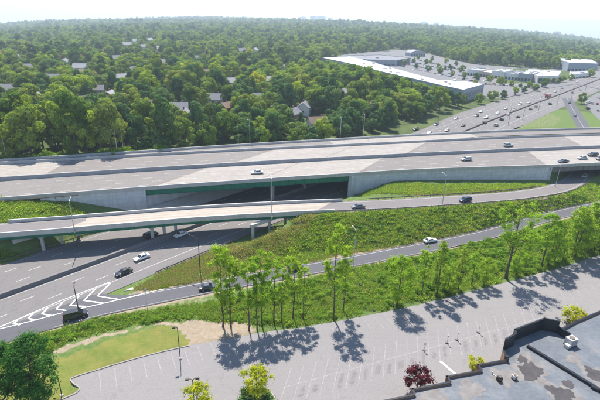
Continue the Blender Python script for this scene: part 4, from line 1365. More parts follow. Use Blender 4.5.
ROW = [  # base px, base py, crown-top py, shape, label
    (223, 326, 243, 'slim1', 'full leafy slim tree left end of the row, dark shadow at its foot'),
    (231, 327, 246, 'slim2', 'leafy slim tree paired with the leftmost one of the row'),
    (249, 331, 254, 'slim3', 'thin young tree standing at the edge of the sandy patch'),
    (257, 330, 262, 'slim3', 'shorter thin tree second right of the sandy patch'),
    (262, 327, 249, 'slim2', 'slim tree third right of the sandy patch'),
    (274, 324, 247, 'slim3', 'thin tree below the left lamp pole of the ramp bridge'),
    (282, 323, 263, 'slim3', 'short thin tree below the dark car on the exit road'),
    (293, 319, 243, 'slim3', 'thin tree just right of the dark car on the exit road'),
    (303, 319, 258, 'slim3', 'slim tree left of the tallest tree of the row'),
    (333, 318, 223, 'tall', 'tallest slim tree of the row, crown reaching the upper bank'),
    (343, 312, 250, 'slim3', 'thin tree close behind the tallest one of the row'),
    (397, 307, 252, 'bushy', 'dense bushy tree standing alone above its round shadow'),
    (421, 297, 243, 'slim3', 'slim bare-stemmed tree beside the ivy-clad column tree'),
    (436, 297, 237, 'column', 'ivy-clad column-shaped tree near the lamp post'),
    (458, 290, 245, 'column', 'broad leafy column tree left of the branchy tree'),
    (471, 286, 252, 'slim2', 'leafy tree with low crown directly left of the branchy tree'),
    (506, 279, 203, 'branchy', 'large branchy tree with open spreading crown and thick trunk'),
    (524, 272, 232, 'slim2', 'low leafy tree right of the branchy tree'),
    (541, 268, 212, 'open', 'open-crowned tree with leaning dark stem above the gravel'),
    (554, 263, 218, 'column', 'dark ivy-covered stem tree third from the right end'),
    (571, 258, 205, 'open', 'leafy tree second from the right end of the row'),
    (592, 249, 178, 'tall', 'tall bright tree at the right end of the row'),
    (608, 246, 190, 'open', 'bright tree cut by the right edge of the picture')]
for (bx, by, ty, sh, lab) in ROW:
    b = P(bx, by, 0.0)
    g = max(-0.3, gz(b[0], b[1]))
    b = np.array([b[0], b[1], g])
    w, c = NEAR[sh]
    h0 = {'slim1': 20, 'slim2': 19, 'slim3': 17, 'tall': 24, 'bushy': 14.5, 'column': 16, 'branchy': 21, 'open': 18}[sh]
    hh = height_for(b, ty)
    s = hh / h0
    place_tree('roadside_tree', w, c, b, rng.uniform(0, 6.28), min(max(s, 0.72), 1.15) * (0.95 if sh in ('slim1', 'slim2', 'slim3', 'tall') else 1.0), lab, 'tree', 'trees in the row between exit road and parking lot', s)
for (bx, by, ty, lab) in [(447, 293, 262, 'low leafy tree between the two column trees'), (516, 276, 250, 'low bushy tree at the right foot of the branchy tree'), (588, 253, 200, 'tall full tree just left of the right end of the row'), (575, 258, 214, 'full leafy tree behind the second tree from the right end'), (600, 252, 205, 'full leafy tree touching the right edge of the picture'), (548, 266, 226, 'full leafy tree close to the leaning open-crowned tree'), (484, 285, 256, 'low bushy tree at the left foot of the branchy tree'), (562, 262, 236, 'bushy low tree right of the dark ivy stem'), (581, 255, 228, 'bushy low tree near the right end of the row')]:
    b = P(bx, by, 0.0); b = np.array([b[0], b[1], max(-0.3, gz(b[0], b[1]))])
    s = height_for(b, ty) / 14.5
    place_tree('roadside_tree', *NEAR['bushy'], b, rng.uniform(0, 6.28), s * 1.1, lab, 'tree', 'trees in the row between exit road and parking lot', s)
b = P(40, 404, 0); place_tree('shade_tree', *NEAR['dark'], (b[0], b[1], 0), 0.4, 0.92, 'dark green shade tree on the lawn with full round crown', 'tree', None, 0.98)
b = P(8, 408, 0); place_tree('shade_tree', *NEAR['dark'], (b[0] - 1.5, b[1], 0), 2.4, 0.86, 'dark green shade tree cut by the left edge of the picture', 'tree', None, 0.98)
b = P(257, 399, 0.2); place_tree('ornamental_tree', *NEAR['yellow'], b, 0.3, 1.15, 'yellow-green ornamental tree on the planted island of the parking lot', 'tree')
b = P(198, 416, 0.0); place_tree('ornamental_tree', *NEAR['yellow'], b, 1.9, 1.1, 'yellow-green ornamental tree below the twin-headed lot lamp', 'tree')
b = P(416, 393, 0.0); place_tree('red_maple', *NEAR['maple'], b, 0.9, 1.4, 'wine-red leaved small maple beside the shop building corner', 'tree')
b = P(577, 327, 0.0); place_tree('green_shrub', *NEAR['shrub'], (b[0], b[1] + 1.5, 0.0), 0.5, 1.7, 'bright green shrub beyond the flat roof near the air unit', 'shrub')
b = P(476, 371, 0.0); place_tree('green_shrub', *NEAR['shrub'], (b[0], b[1] + 0.8, 0.0), 1.5, 1.1, 'small bright shrub at the stepped corner of the shop', 'shrub')
b = P(252, 397, 0.2); place_tree('low_shrub', *NEAR['lawnshrub'], (b[0] - 0.6, b[1] - 0.6, 0.15), 1.0, 1.0, 'dark low shrub at the foot of the yellow-green island tree', 'shrub')
b = P(268, 404, 0.2); place_tree('low_shrub', *NEAR['lawnshrub'], (b[0], b[1], 0.15), 2.0, 0.9, 'dark low shrub on the right side of the planted island', 'shrub')
# trees standing free on the far right and along the store
FREE = [(581, 104, 10, 'leafy tree by the lot right of the side road'), (590, 78, 12, 'round tree at the far bend of the highway'), (503, 99, 8, 'low tree at the store corner beside the busy lanes'), (492, 101, 9, 'dark tree under the store end wall'), (478, 104, 9, 'roadside tree before the store end wall'),
        (462, 107, 10, 'roadside tree nearest the wide lanes below the store'), (515, 95, 8, 'tree on the lot edge right of the store'), (524, 93, 7, 'second tree on the lot edge right of the store'), (535, 91, 7, 'third tree on the lot edge before the shops'), (547, 84, 7, 'tree left of the white shop front'),
        (556, 84, 6, 'small tree right of the white shop front'), (505, 84, 5, 'lot tree among parked cars, middle of the row'), (487, 79, 5, 'lot tree among parked cars behind the store end'), (460, 73, 5, 'lot tree among parked cars left of the shops'), (498, 77, 5, 'lot tree before the dark shop windows'),
        (445, 70, 6, 'lot tree behind the white store roof'), (430, 64, 7, 'lot tree right of the dark blue building'), (520, 88, 5, 'small lot tree between aisles'), (512, 80, 5, 'slim lot tree near the strip shops'), (475, 84, 5, 'lot tree close to the store loading wall')]
for n_, (px_, py_) in enumerate([(392, 63), (404, 66), (416, 68.5), (428, 71.5), (440, 74), (452, 76.5), (464, 79), (476, 81), (402, 61), (414, 63), (426, 65.5), (438, 68), (450, 70), (462, 72.5), (418, 59.5), (432, 61), (446, 64), (456, 66), (490, 83), (500, 85.5), (511, 87), (529, 88.5), (543, 87.5), (562, 82), (570, 80.5)]):
    FREE.append((px_, py_, [8, 9.5, 7][n_ % 3], '%s small yard tree from the start of the planted strips' % ('n' + str(n_))))
YN = [f for f in FREE if f[3].startswith('n') and 'small yard tree' in f[3]]
_ys = sorted(YN)
_words = ['first', 'second', 'third', 'fourth', 'fifth', 'sixth', 'seventh', 'eighth', 'ninth', 'tenth', 'eleventh', 'twelfth', 'thirteenth', 'fourteenth', 'fifteenth', 'sixteenth', 'seventeenth', 'eighteenth', 'nineteenth', 'twentieth', 'twenty-first', 'twenty-second', 'twenty-third', 'twenty-fourth', 'twenty-fifth']
FREE = [f if f not in YN else (f[0], f[1], f[2], '%s small yard tree from the left among the shop parking rows' % _words[_ys.index(f)]) for f in FREE]
for n, (px_, py_, hh, lab) in enumerate(FREE):
    b = PT(px_, py_)
    kk = [0, 3, 4, 8, 9][n % 5]
    w, c, d, h, cr = FOREST[kk]
    place_tree('lot_tree', w, c, b, n * 1.1, hh / h, lab, 'tree', 'trees around the far shops')

# ------------------------------------------------------------------ undergrowth and weeds
def bush_mesh(name, seed, rad, n, size, mat, tall=0.9):
    r = np.random.default_rng(seed)
    cs = [np.array([r.uniform(-1, 1) * rad * 0.6, r.uniform(-1, 1) * rad * 0.6, rad * tall * r.uniform(0.3, 0.75)]) for _ in range(6)]
    V, F_, T = leaf_quads(r, cs, [rad * r.uniform(0.4, 0.6) for _ in cs], [n // 6] * 6, size, 0.8, fill=0.3)
    V[:, 2] = np.maximum(V[:, 2], -0.1)
    return leaf_mesh(name, V, F_, T, mat)
def tuft_mesh(name, seed, n, h, spread, mat):
    r = np.random.default_rng(seed)
    V, T = [], []
    for i in range(n):
        p = np.array([r.normal() * spread, r.normal() * spread, 0])
        a = r.uniform(0, 6.28); w = 0.035 + 0.04 * r.random(); hh = h * r.uniform(0.5, 1.2)
        d = np.array([math.cos(a), math.sin(a), 0]); t = np.array([-d[1], d[0], 0])
        V += [p - t * w, p + t * w, p + t * w * 0.5 + d * hh * 0.7 + [0, 0, hh], p - t * w * 0.5 + d * hh * 0.7 + [0, 0, hh]]
        T.append(r.random())
    V = np.array(V)
    return leaf_mesh(name, V, np.arange(len(V)).reshape(-1, 4), np.array(T), mat)
bush_col = source_collection('bush_kind', [bush_mesh('bush_0', 51, 1.3, 420, 0.30, M['scrub']), bush_mesh('bush_1', 52, 0.9, 300, 0.26, M['scrub']), bush_mesh('bush_2', 53, 1.7, 520, 0.32, M['scrub'], 1.1), bush_mesh('bush_3', 54, 0.8, 240, 0.26, M['leaf_b'])])
tuft_col = source_collection('tuft_kind', [tuft_mesh('tuft_0', 61, 40, 0.30, 0.34, M['weed']), tuft_mesh('tuft_1', 62, 46, 0.42, 0.40, M['weed']), tuft_mesh('tuft_2', 63, 34, 0.22, 0.38, M['weed']), tuft_mesh('tuft_3', 64, 40, 0.30, 0.38, M['weed_dry'])])
BELT = pxpoly([(-20, 350), (0, 340), (60, 326), (110, 317), (160, 309), (235, 299), (300, 281), (400, 257), (500, 238), (545, 226), (600, 213), (640, 205), (640, 242), (600, 252), (560, 265), (500, 281), (450, 294), (400, 306), (350, 316), (300, 325), (256, 325), (200, 318), (150, 322), (110, 329), (70, 340), (40, 356), (0, 372), (-20, 375)])
BANK = pxpoly([(296, 243), (330, 218), (400, 210), (470, 205), (530, 198), (575, 190), (600, 183), (640, 185), (640, 196), (600, 200), (540, 212), (480, 226), (420, 236), (345, 248)], 2.0)
BERM = pxpoly([(-30, 204), (0, 202), (42, 199), (75, 203), (105, 211), (60, 216), (14, 220), (-30, 224)], 7)
UNDER = pxpoly([(-20, 245), (0, 242), (30, 238), (45, 243), (20, 258), (-20, 272)], 1.5)
STRIPW = pxpoly([(352, 199), (375, 188), (430, 187), (500, 185), (545, 181), (545, 186), (470, 194), (400, 198)], 4.5)
BELT2 = pxpoly([(420, 255), (500, 240), (545, 228), (600, 215), (640, 207), (640, 240), (600, 250), (560, 263), (500, 279), (450, 291), (415, 300)])
FILLP = pxpoly([(265, 262), (275, 248), (300, 236), (335, 226), (350, 247), (300, 263)], 1.0)
GOREV = pxpoly([(134, 290), (165, 272), (200, 252), (215, 246), (200, 262), (200, 280), (165, 288)])
def fill_poly(poly, n, keepfun=None):
    p = np.array(poly)
    lo_, hi_ = p.min(0), p.max(0)
    out = []
    while len(out) < n:
        q = rng.uniform(lo_, hi_, (n * 2, 2))
        k = in_poly(q[:, 0], q[:, 1], poly)
        q = q[k]
        ds, _, _ = dist_line(q[:, 0], q[:, 1], SERVICE)
        dr, _, _ = dist_line(q[:, 0], q[:, 1], RAMP3)
        dl, _, _ = dist_line(q[:, 0], q[:, 1], LOWER)
        k = (ds > 4.0) & (dr > 4.95) & (dl > 17.8) & ~in_poly(q[:, 0], q[:, 1], LOT) & ~in_poly(q[:, 0], q[:, 1], DIRT2) & ~in_poly(q[:, 0], q[:, 1], DIRT1)
        out += list(q[k])
    return np.array(out[:n])
pts, var, scl = [], [], []
for poly, n, vs, s0, s1 in ((BELT, 1500, [0, 1, 2, 3], 0.25, 0.95), (BELT2, 330, [0, 2], 0.6, 1.35), (BANK, 620, [0, 3, 1, 3], 0.25, 1.0), (BERM, 90, [0, 1], 0.3, 0.6), (STRIPW, 120, [1], 0.3, 0.6), (UNDER, 60, [0, 1], 0.4, 0.8)):
    q = fill_poly(poly, n)
    cl = np.sin(q[:, 0] * 0.33 + 2 * np.sin(q[:, 1] * 0.21)) + np.sin(q[:, 1] * 0.4) + rng.normal(size=len(q)) * 0.7
    q = q[cl > -0.75]
    pts.append(q); var.append(rng.choice(vs, len(q))); scl.append(rng.uniform(s0, s1, len(q)))
ex = rng.uniform(-175, -42, 620)
eo = rng.uniform(27.5, 36, 620) + 8 * smooth(-62, -42, ex)
d_m, n_m = frame2(MAIN)
ei = np.clip(np.searchsorted(_mx, ex), 0, len(_mx) - 1)
pts.append(MAIN[ei] + n_m[ei] * eo[:, None] + rng.uniform(-1.5, 1.5, (620, 2))); var.append(rng.choice([0, 2, 3], 620)); scl.append(rng.uniform(0.8, 2.0, 620))
q = np.vstack(pts); var = np.concatenate(var); scl = np.concatenate(scl)
z = ground_z(q[:, 0], q[:, 1])
scatter('undergrowth', np.column_stack([q, z - 0.05]), np.column_stack([np.zeros((len(q), 2)), rng.uniform(0, 6.28, len(q))]), np.column_stack([scl, scl, scl * rng.uniform(0.7, 1.1, len(q))]), var, bush_col,
        'tangled green scrub covering the banks along the exit road and ramp', 'undergrowth')
pts, tv = [], []
for poly, n in ((BELT, 12000), (BANK, 4800), (BERM, 2600), (STRIPW, 3200), (UNDER, 600), (DRY[0], 2200), (GOREV, 1600), (FILLP, 1500), (DRY[1], 500), (DRY[3], 900), (DRY[4], 700)):
    pts.append(fill_poly(poly, n)); tv.append(rng.choice([0, 1, 2, 3], n, p=[0.33, 0.3, 0.32, 0.05]) if poly in (BELT, BANK, BERM, STRIPW, UNDER, FILLP) else rng.choice([0, 2, 3], n, p=[0.2, 0.2, 0.6]))
q = np.vstack(pts)
z = ground_z(q[:, 0], q[:, 1])
s = rng.uniform(0.6, 1.5, len(q))
scatter('tall_grass', np.column_stack([q, z - 0.03]), np.column_stack([np.zeros((len(q), 2)), rng.uniform(0, 6.28, len(q))]), np.column_stack([s, s, s]), np.concatenate(tv), tuft_col,
        'rough tall grass and weeds on the verges and banks', 'grass')
# ------------------------------------------------------------------ vehicles
CARCOL = {'white': (0.78, 0.78, 0.77), 'silver': (0.46, 0.47, 0.48), 'black': (0.012, 0.012, 0.014), 'grey': (0.13, 0.135, 0.14), 'navy': (0.02, 0.03, 0.07), 'red': (0.30, 0.02, 0.02), 'dark grey': (0.04, 0.042, 0.046), 'tan': (0.36, 0.31, 0.25), 'blue': (0.06, 0.13, 0.30)}
for k, v in CARCOL.items():
    M['car_' + k] = plain('car_paint_' + k.replace(' ', '_'), v, 0.28, 0.04, 0.6, spec=0.5, coat=0.6)
M['glass'] = plain('tinted_glass', (0.012, 0.015, 0.018), 0.08, 0.05, 1, spec=0.6)
M['tyre'] = plain('tyre_rubber', (0.018, 0.018, 0.018), 0.9, 0.2, 4)
M['rim'] = plain('alloy_rim', (0.40, 0.40, 0.41), 0.35, 0.1, 4, metal=0.8)
M['head'] = plain('headlamp_glass', (0.70, 0.71, 0.72), 0.15, 0.05, 4, spec=0.6)
M['tail'] = plain('tail_lamp_red', (0.35, 0.012, 0.012), 0.25, 0.1, 4, spec=0.5)
M['trim'] = plain('black_trim', (0.02, 0.02, 0.02), 0.6, 0.1, 4)
SHAPES = {
    'sedan': dict(W=0.91, st=[(-2.34, .46, .84, .70), (-2.2, .34, .97, .84), (-1.3, .28, 1.0, .90), (0, .27, .96, .91), (1.2, .28, .93, .90), (2.0, .30, .80, .86), (2.34, .40, .64, .72)],
                  cb=(-1.75, 1.15, .94, .83), ct=(-1.0, .30, 1.46, .61), ax=(-1.38, 1.42), wr=.33),
    'suv': dict(W=0.96, st=[(-2.36, .5, .95, .76), (-2.28, .38, 1.08, .90), (-1.3, .34, 1.12, .95), (0, .33, 1.10, .96), (1.2, .34, 1.08, .94), (2.0, .36, .98, .90), (2.36, .46, .76, .78)],
                cb=(-2.26, 1.20, 1.06, .88), ct=(-2.0, .35, 1.74, .68), ax=(-1.42, 1.45), wr=.37),
    'van': dict(W=1.0, st=[(-2.62, .5, 1.0, .86), (-2.55, .36, 1.16, .96), (-1.3, .34, 1.2, .99), (0, .33, 1.2, 1.0), (1.5, .34, 1.18, .98), (2.25, .36, 1.02, .93), (2.6, .46, .78, .82)],
                cb=(-2.56, 1.75, 1.14, .94), ct=(-2.42, .85, 2.02, .78), ax=(-1.6, 1.65), wr=.37)}
def car_meshes(shape, col, cache={}):
    key = (shape, col)
    if key in cache: return cache[key]
    s = SHAPES[shape]
    paint_ = M['car_' + col]
    ring = []
    for (x, zb, zt, w) in s['st']:
        ring.append([(x, -.86 * w, zb), (x, -w, zb + .18), (x, -w * .99, zt - .16), (x, -.93 * w, zt - .05), (x, -.6 * w, zt), (x, .6 * w, zt), (x, .93 * w, zt - .05), (x, w * .99, zt - .16), (x, w, zb + .18), (x, .86 * w, zb)])
    k = 10
    v = [p for r_ in ring for p in r_]
    f = [(i * k + j, (i + 1) * k + j, (i + 1) * k + (j + 1) % k, i * k + (j + 1) % k) for i in range(len(ring) - 1) for j in range(k)]
    f = [q[::-1] for q in f]
    f += [tuple(range(k)), tuple((len(ring) - 1) * k + j for j in range(k))[::-1]]
    body = raw_mesh('car_body', v, f, [paint_], smooth_shade=True)
    body.set_sharp_from_angle(angle=R(38))
    x0, x1, zb, wb = s['cb']; t0, t1, zt, wt = s['ct']
    B = [(x0, -wb, zb - .06), (x1, -wb, zb - .06), (x1, wb, zb - .06), (x0, wb, zb - .06)]
    T = [(t0, -wt, zt - .05), (t1, -wt, zt - .05), (t1, wt, zt - .05), (t0, wt, zt - .05)]
    U = [(t0 + .12, -wt + .12, zt), (t1 - .12, -wt + .12, zt), (t1 - .12, wt - .12, zt), (t0 + .12, wt - .12, zt)]
    cabin = raw_mesh('car_cabin', B + T + U, [(0, 1, 5, 4), (1, 2, 6, 5), (2, 3, 7, 6), (3, 0, 4, 7), (4, 5, 9, 8), (5, 6, 10, 9), (6, 7, 11, 10), (7, 4, 8, 11), (8, 9, 10, 11)], [paint_])
    def win(a, b, c, d, u0, u1, v0, v1):
        a, b, c, d = map(np.array, (a, b, c, d))
        def pt(u, w_): return (a * (1 - u) + b * u) * (1 - w_) + (d * (1 - u) + c * u) * w_
        q = [pt(u0, v0), pt(u1, v0), pt(u1, v1), pt(u0, v1)]
        n = np.cross(q[1] - q[0], q[3] - q[0]); n /= np.linalg.norm(n)
        q = [p + n * 0.012 for p in q]
        back = [p - n * 0.011 for p in q]
        return raw_mesh('car_window', q + back, [(0, 1, 2, 3), (0, 4, 5, 1), (1, 5, 6, 2), (2, 6, 7, 3), (3, 7, 4, 0)], [M['glass']])
    wins = [('windscreen', win(B[1], B[2], T[2], T[1], .05, .95, .14, .97)), ('rear_window', win(B[3], B[0], T[0], T[3], .08, .92, .25 if shape != 'sedan' else .14, .93)),
            ('side_window', win(B[0], B[1], T[1], T[0], .12, .46, .2, .93)), ('side_window', win(B[0], B[1], T[1], T[0], .50, .90, .2, .93)),
            ('side_window', win(B[2], B[3], T[3], T[2], .10, .50, .2, .93)), ('side_window', win(B[2], B[3], T[3], T[2], .54, .88, .2, .93))]
    wr = s['wr']
    def disc(rad, w, mat, n=14):
        mb = MB()
        mb.tube([(0, -w / 2, 0), (0, w / 2, 0)], [rad, rad], n)
        return mb.mesh('wheel', mat)
    wheel = disc(wr, .22, M['tyre']); rim = disc(wr * .66, .235, M['rim'], 10)
    W = s['W']
    wp = [(ax, sy * (W - .10), wr) for ax in s['ax'] for sy in (-1, 1)]
    xr, xf = s['st'][0][0], s['st'][-1][0]
    zl = s['st'][1][2] - .18
    hl = MB().box((0, 0, 0), (.24, .36, .14)).mesh('headlight', M['head'])
    tl = MB().box((0, 0, 0), (.16, .34, .16)).mesh('tail_light', M['tail'])
    wf, wq = s['st'][-1][3], s['st'][0][3]
    lights = [('headlight', hl, (xf - .14, sy * (wf - .12), s['st'][-1][2] - .02)) for sy in (-1, 1)] + [('tail_light', tl, (xr + .06, sy * (wq - .10), zl)) for sy in (-1, 1)]
    cache[key] = (body, cabin, wins, wheel, rim, wp, lights)
    return cache[key]
def car(shape, col, loc, rz, label, group='vehicles on the roads', pitch=0.0, detail=True):
    body, cabin, wins, wheel, rim, wp, lights = car_meshes(shape, col)
    root = empty('car' if shape != 'van' else 'van', loc, rz, label, 'car' if shape != 'van' else 'van', group)
    if pitch: root.rotation_euler = (0, pitch, rz)
    link('body', body, root)
    cb_ = link('cabin', cabin, root)
    for n, m in wins: link(n, m, cb_)
    for p in wp:
        w = link('wheel', wheel, root, p)
        link('rim', rim, w)
    for n, m, p in lights: link(n, m, root, p)
    return root
def small_car(shape, col, cache={}):
    key = (shape, col)
    if key in cache: return cache[key]
    body, cabin, wins, wheel, rim, wp, lights = car_meshes(shape, col)
    mb = MB()
    def put(me, m, off=(0, 0, 0)):
        mb.add([tuple(np.array(v.co) + off) for v in me.vertices], [tuple(p.vertices) for p in me.polygons], m)
    put(body, 0); put(cabin, 0)
    for n, m in wins: put(m, 1)
    for p in wp: put(wheel, 2, p)
    for n, m, p in lights: put(m, 3 if n == 'headlight' else 4, p)
    cache[key] = mb.mesh('distant_car', M['car_' + col], M['glass'], M['tyre'], M['head'], M['tail'])
    return cache[key]
def heading(line, p, rev=False):
    _, _, i = dist_line([p[0]], [p[1]], line)
    d, _ = frame2(line)
    a = math.atan2(d[i[0], 1], d[i[0], 0])
    return a + (math.pi if rev else 0)
# on the lower road and exit road (z = 0): px, py of the car's middle on the ground
for (px_, py_, line, rev, sh, col_, lab) in [
        (76, 317.5, SERVICE, False, 'van', 'black', 'black van on the exit lane beside the white chevrons'),
        (124, 274, LOWER, True, 'sedan', 'black', 'black car on the lower highway left of the gore kerb'),
        (142, 259, LOWER, True, 'sedan', 'white', 'white car on the lower highway just clear of the ramp bridge'),
        (181, 236, LOWER, True, 'sedan', 'white', 'white car in the shade under the ramp bridge'),
        (151, 236.5, LOWER, False, 'suv', 'dark grey', 'dark car behind the middle bent under the ramp bridge'),
        (208, 289, SERVICE, False, 'sedan', 'dark grey', 'dark car on the exit road half hidden by the leafy tree'),
        (296, 270, SERVICE, False, 'suv', 'black', 'black car on the exit road behind the thin trees'),
        (430, 242, SERVICE, False, 'sedan', 'white', 'white car on the exit road right of the lamp post'),
        (585, 210, SERVICE, False, 'suv', 'black', 'black car on the exit road by the right end of the tree row')]:
    p = XY(px_, py_)
    car(sh, col_, (p[0], p[1], 0.012), heading(line, p, rev), lab)
def ramp_z_at(p):
    return float(RAMP3[dist_line([p[0]], [p[1]], RAMP3)[2][0], 2])
for (px_, py_, sh, col_, lab) in [(358, 208, 'sedan', 'grey', 'dark car with pale roof on the ramp right of its bridge deck'), (465, 201.5, 'suv', 'navy', 'dark blue car on the curving ramp below the long wall'), (584, 177, 'sedan', 'silver', 'silver car on the ramp in the shade under the right bridge')]:
    z = 5.0
    for _ in range(6):
        p = P(px_, py_, z); z = ramp_z_at(p)
    car(sh, col_, (p[0], p[1], z + 0.014), heading(RAMP3, p, True), lab)
for (px_, py_, rev, sh, col_, lab) in [(257, 173.6, True, 'sedan', 'white', 'white car alone on the pale deck of the motorway bridge'), (466, 160.5, True, 'suv', 'silver', 'silver car on the motorway above the long retaining wall'), (508, 146.5, False, 'suv', 'silver', 'silver car on the far carriageway right of the grass strip'),
                                       (563, 162.5, True, 'sedan', 'dark grey', 'dark car on the pale deck above the ramp underpass'), (582, 159, True, 'sedan', 'silver', 'silver car between two dark cars on the right bridge deck'), (592.5, 156, True, 'suv', 'black', 'black car second from the right edge on the right bridge deck'), (601, 160, True, 'suv', 'grey', 'grey car cut by the right edge on the right bridge deck')]:
    p = XY(px_, py_, MAIN_Z)
    car(sh, col_, (p[0], p[1], MAIN_Z + 0.02), heading(MAIN, p, rev), lab)
far_cars = [(415.6, 130, 'black', 'suv'), (436, 125, 'grey', 'suv'), (429.4, 133.5, 'white', 'sedan'), (463, 126, 'black', 'sedan'), (476.6, 116.5, 'dark grey', 'suv'), (480.6, 112.5, 'white', 'sedan'), (486, 118.5, 'white', 'suv'), (484.4, 123.5, 'black', 'suv'),
            (496, 126, 'silver', 'suv'), (497.5, 113.8, 'white', 'sedan'), (501.6, 120.2, 'black', 'suv'), (505.6, 109, 'white', 'sedan'), (520, 105, 'white', 'suv'), (518, 117.5, 'navy', 'sedan'), (528.6, 103.6, 'silver', 'suv'), (530.4, 109.6, 'black', 'sedan'),
            (514.4, 110, 'tan', 'sedan'), (550, 104.6, 'dark grey', 'suv'), (540, 100.6, 'white', 'sedan'), (555, 92, 'white', 'sedan'), (572.4, 93, 'black', 'sedan'), (562, 88.6, 'silver', 'sedan'), (536, 107, 'grey', 'sedan'), (456, 119, 'silver', 'sedan'), (447, 131, 'tan', 'sedan'),
            (580, 90, 'white', 'suv'), (590, 82, 'silver', 'sedan'), (577, 82, 'white', 'sedan'), (545, 95, 'red', 'sedan'), (508, 115, 'silver', 'sedan')]
far_cars.sort()
cnt = {}
for (px_, py_, col_, sh) in far_cars:
    p = XY(px_, py_)
    d_, s_, i_ = dist_line([p[0]], [p[1]], LOWER)
    side = s_[0] > 0
    cnt.setdefault((col_, side), 0)
    n = cnt[(col_, side)]; cnt[(col_, side)] += 1
    tot = len([c for c in far_cars if c[2] == col_])
    lab = '%s car on the %s far highway lanes, %s such from left' % (col_, 'store-side' if side else 'grass-side', ORD[n])
    o = link('car', small_car(sh, col_), None, (p[0], p[1], 0.012), heading(LOWER, p, not side and False or side))
    tag(o, lab, 'car', 'cars on the busy highway beyond the motorway')
# red lorry
p = XY(548, 97.4); rz = heading(LOWER, p)
tr = empty('lorry', (p[0], p[1], 0.0), rz, 'long red lorry on the busy highway before the shops', 'lorry')
MB().box((-1.5, 0, 2.2), (9.5, 2.4, 2.5)).obj('trailer', M['car_red'], tr)
MB().box((4.6, 0, 1.7), (2.0, 2.3, 2.2), taper=0.9).obj('cab', M['car_red'], tr)
MB().box((5.45, 0, 2.1), (0.3, 2.0, 0.8)).obj('windscreen', M['glass'], tr)
for x in (-5, -3.9, 1.9, 4.6):
    for y in (-1, 1):
        MB().tube([(x, y - .14, .5), (x, y + .14, .5)], [.5, .5], 12).obj('wheel', M['tyre'], tr)

# ------------------------------------------------------------------ side road, far lots
SIDE = catmull([XY(567, 98), XY(571, 106), XY(578, 118), XY(586, 131), XY(594, 142)], 4)
side_rd = tag(link('side_road', strip_mesh('side_road', SIDE, -4.2, 4.2, 0.02, M['asph_srv'])), kind='structure')
paint([solid(SIDE, 0, 0.03, 0.2)], side_rd, 'centre_line')
for (px_, py_, col_, sh, lab) in [(575, 116.5, 'black', 'sedan', 'black car halfway down the side road by the grass triangle'), (569.5, 103.5, 'dark grey', 'suv', 'dark car at the top of the side road by the grass triangle')]:
    p = XY(px_, py_)
    tag(link('car', small_car(sh, col_), None, (p[0], p[1], 0.03), heading(SIDE, p)), lab, 'car', 'cars on the side road')
lot2 = [XY(583, 101), XY(597, 93), XY(640, 90), XY(640, 125), XY(604, 124), XY(592, 113)]
tag(link('side_lot', raw_mesh('side_lot', [(a, b, 0.05) for a, b in lot2], [tuple(range(len(lot2)))], [M['asph_far']], uv=lot2)), kind='structure')
for n, (px_, py_, col_, sh) in enumerate([(588, 109, 'black', 'suv'), (592, 104, 'silver', 'suv'), (598, 111, 'grey', 'sedan'), (597, 104.5, 'red', 'sedan'), (588, 103.2, 'white', 'van'), (599, 98.5, 'tan', 'sedan')]):
    p = XY(px_, py_)
    tag(link('parked_car', small_car(sh, col_), None, (p[0], p[1], 0.06), 0.6 + 0.2 * n), '%s vehicle parked in the small lot right of the side road' % col_, 'car', 'cars in the small lot')
# store and shop area
cz = lambda x, y: float(gz(x, y))
yard = COMM
tag(link('shop_yard', raw_mesh('shop_yard', [(a, b, max(-40, cz(a, b)) + 0.35) for a, b in yard], [tuple(range(len(yard)))], [M['asph_far']], uv=yard)), kind='structure')
M['roof_white'] = plain('white_roof_membrane', (0.80, 0.80, 0.79), 0.6, 0.05, 0.05)
M['wall_white'] = plain('white_render', (0.66, 0.65, 0.62), 0.8, 0.08, 0.2)
M['wall_grey'] = plain('grey_cladding', (0.30, 0.32, 0.36), 0.7, 0.1, 0.3)
M['wall_navy'] = plain('blue_glazing', (0.05, 0.09, 0.16), 0.2, 0.2, 0.3, spec=0.5)
M['wall_tan'] = plain('tan_render', (0.46, 0.38, 0.30), 0.85, 0.1, 0.3)
M['wall_brick'] = plain('red_brick', (0.26, 0.12, 0.09), 0.9, 0.2, 1.0)
M['wall_bluegrey'] = plain('blue_grey_siding', (0.30, 0.33, 0.40), 0.8, 0.08, 0.5)
M['wall_pink'] = plain('pinkish_siding', (0.58, 0.48, 0.46), 0.8, 0.08, 0.5)
M['roof_brown'] = plain('brown_shingles', (0.20, 0.14, 0.11), 0.9, 0.2, 1.0)
M['roof_grey'] = plain('grey_shingles', (0.20, 0.20, 0.22), 0.9, 0.2, 1.0)
M['roof_pale'] = plain('pale_shingles', (0.31, 0.31, 0.33), 0.9, 0.15, 1.0)
M['pane'] = plain('window_pane', (0.03, 0.04, 0.05), 0.1, 0.1, 1, spec=0.6)
def facade_windows(root, a, b, z0, z1, n, mat, w=0.62, name='window', proud=0.12):
    a, b = np.array(a), np.array(b)
    d = (b - a); L = np.linalg.norm(d); d /= L
    out = np.array([d[1], -d[0]])
    for i in range(n):
        c = a + d * L * (i + 0.5) / n + out * proud * 0.5
        MB().box((c[0], c[1], (z0 + z1) / 2), (L / n * w, proud, z1 - z0), math.atan2(d[1], d[0])).obj(name, mat, root)
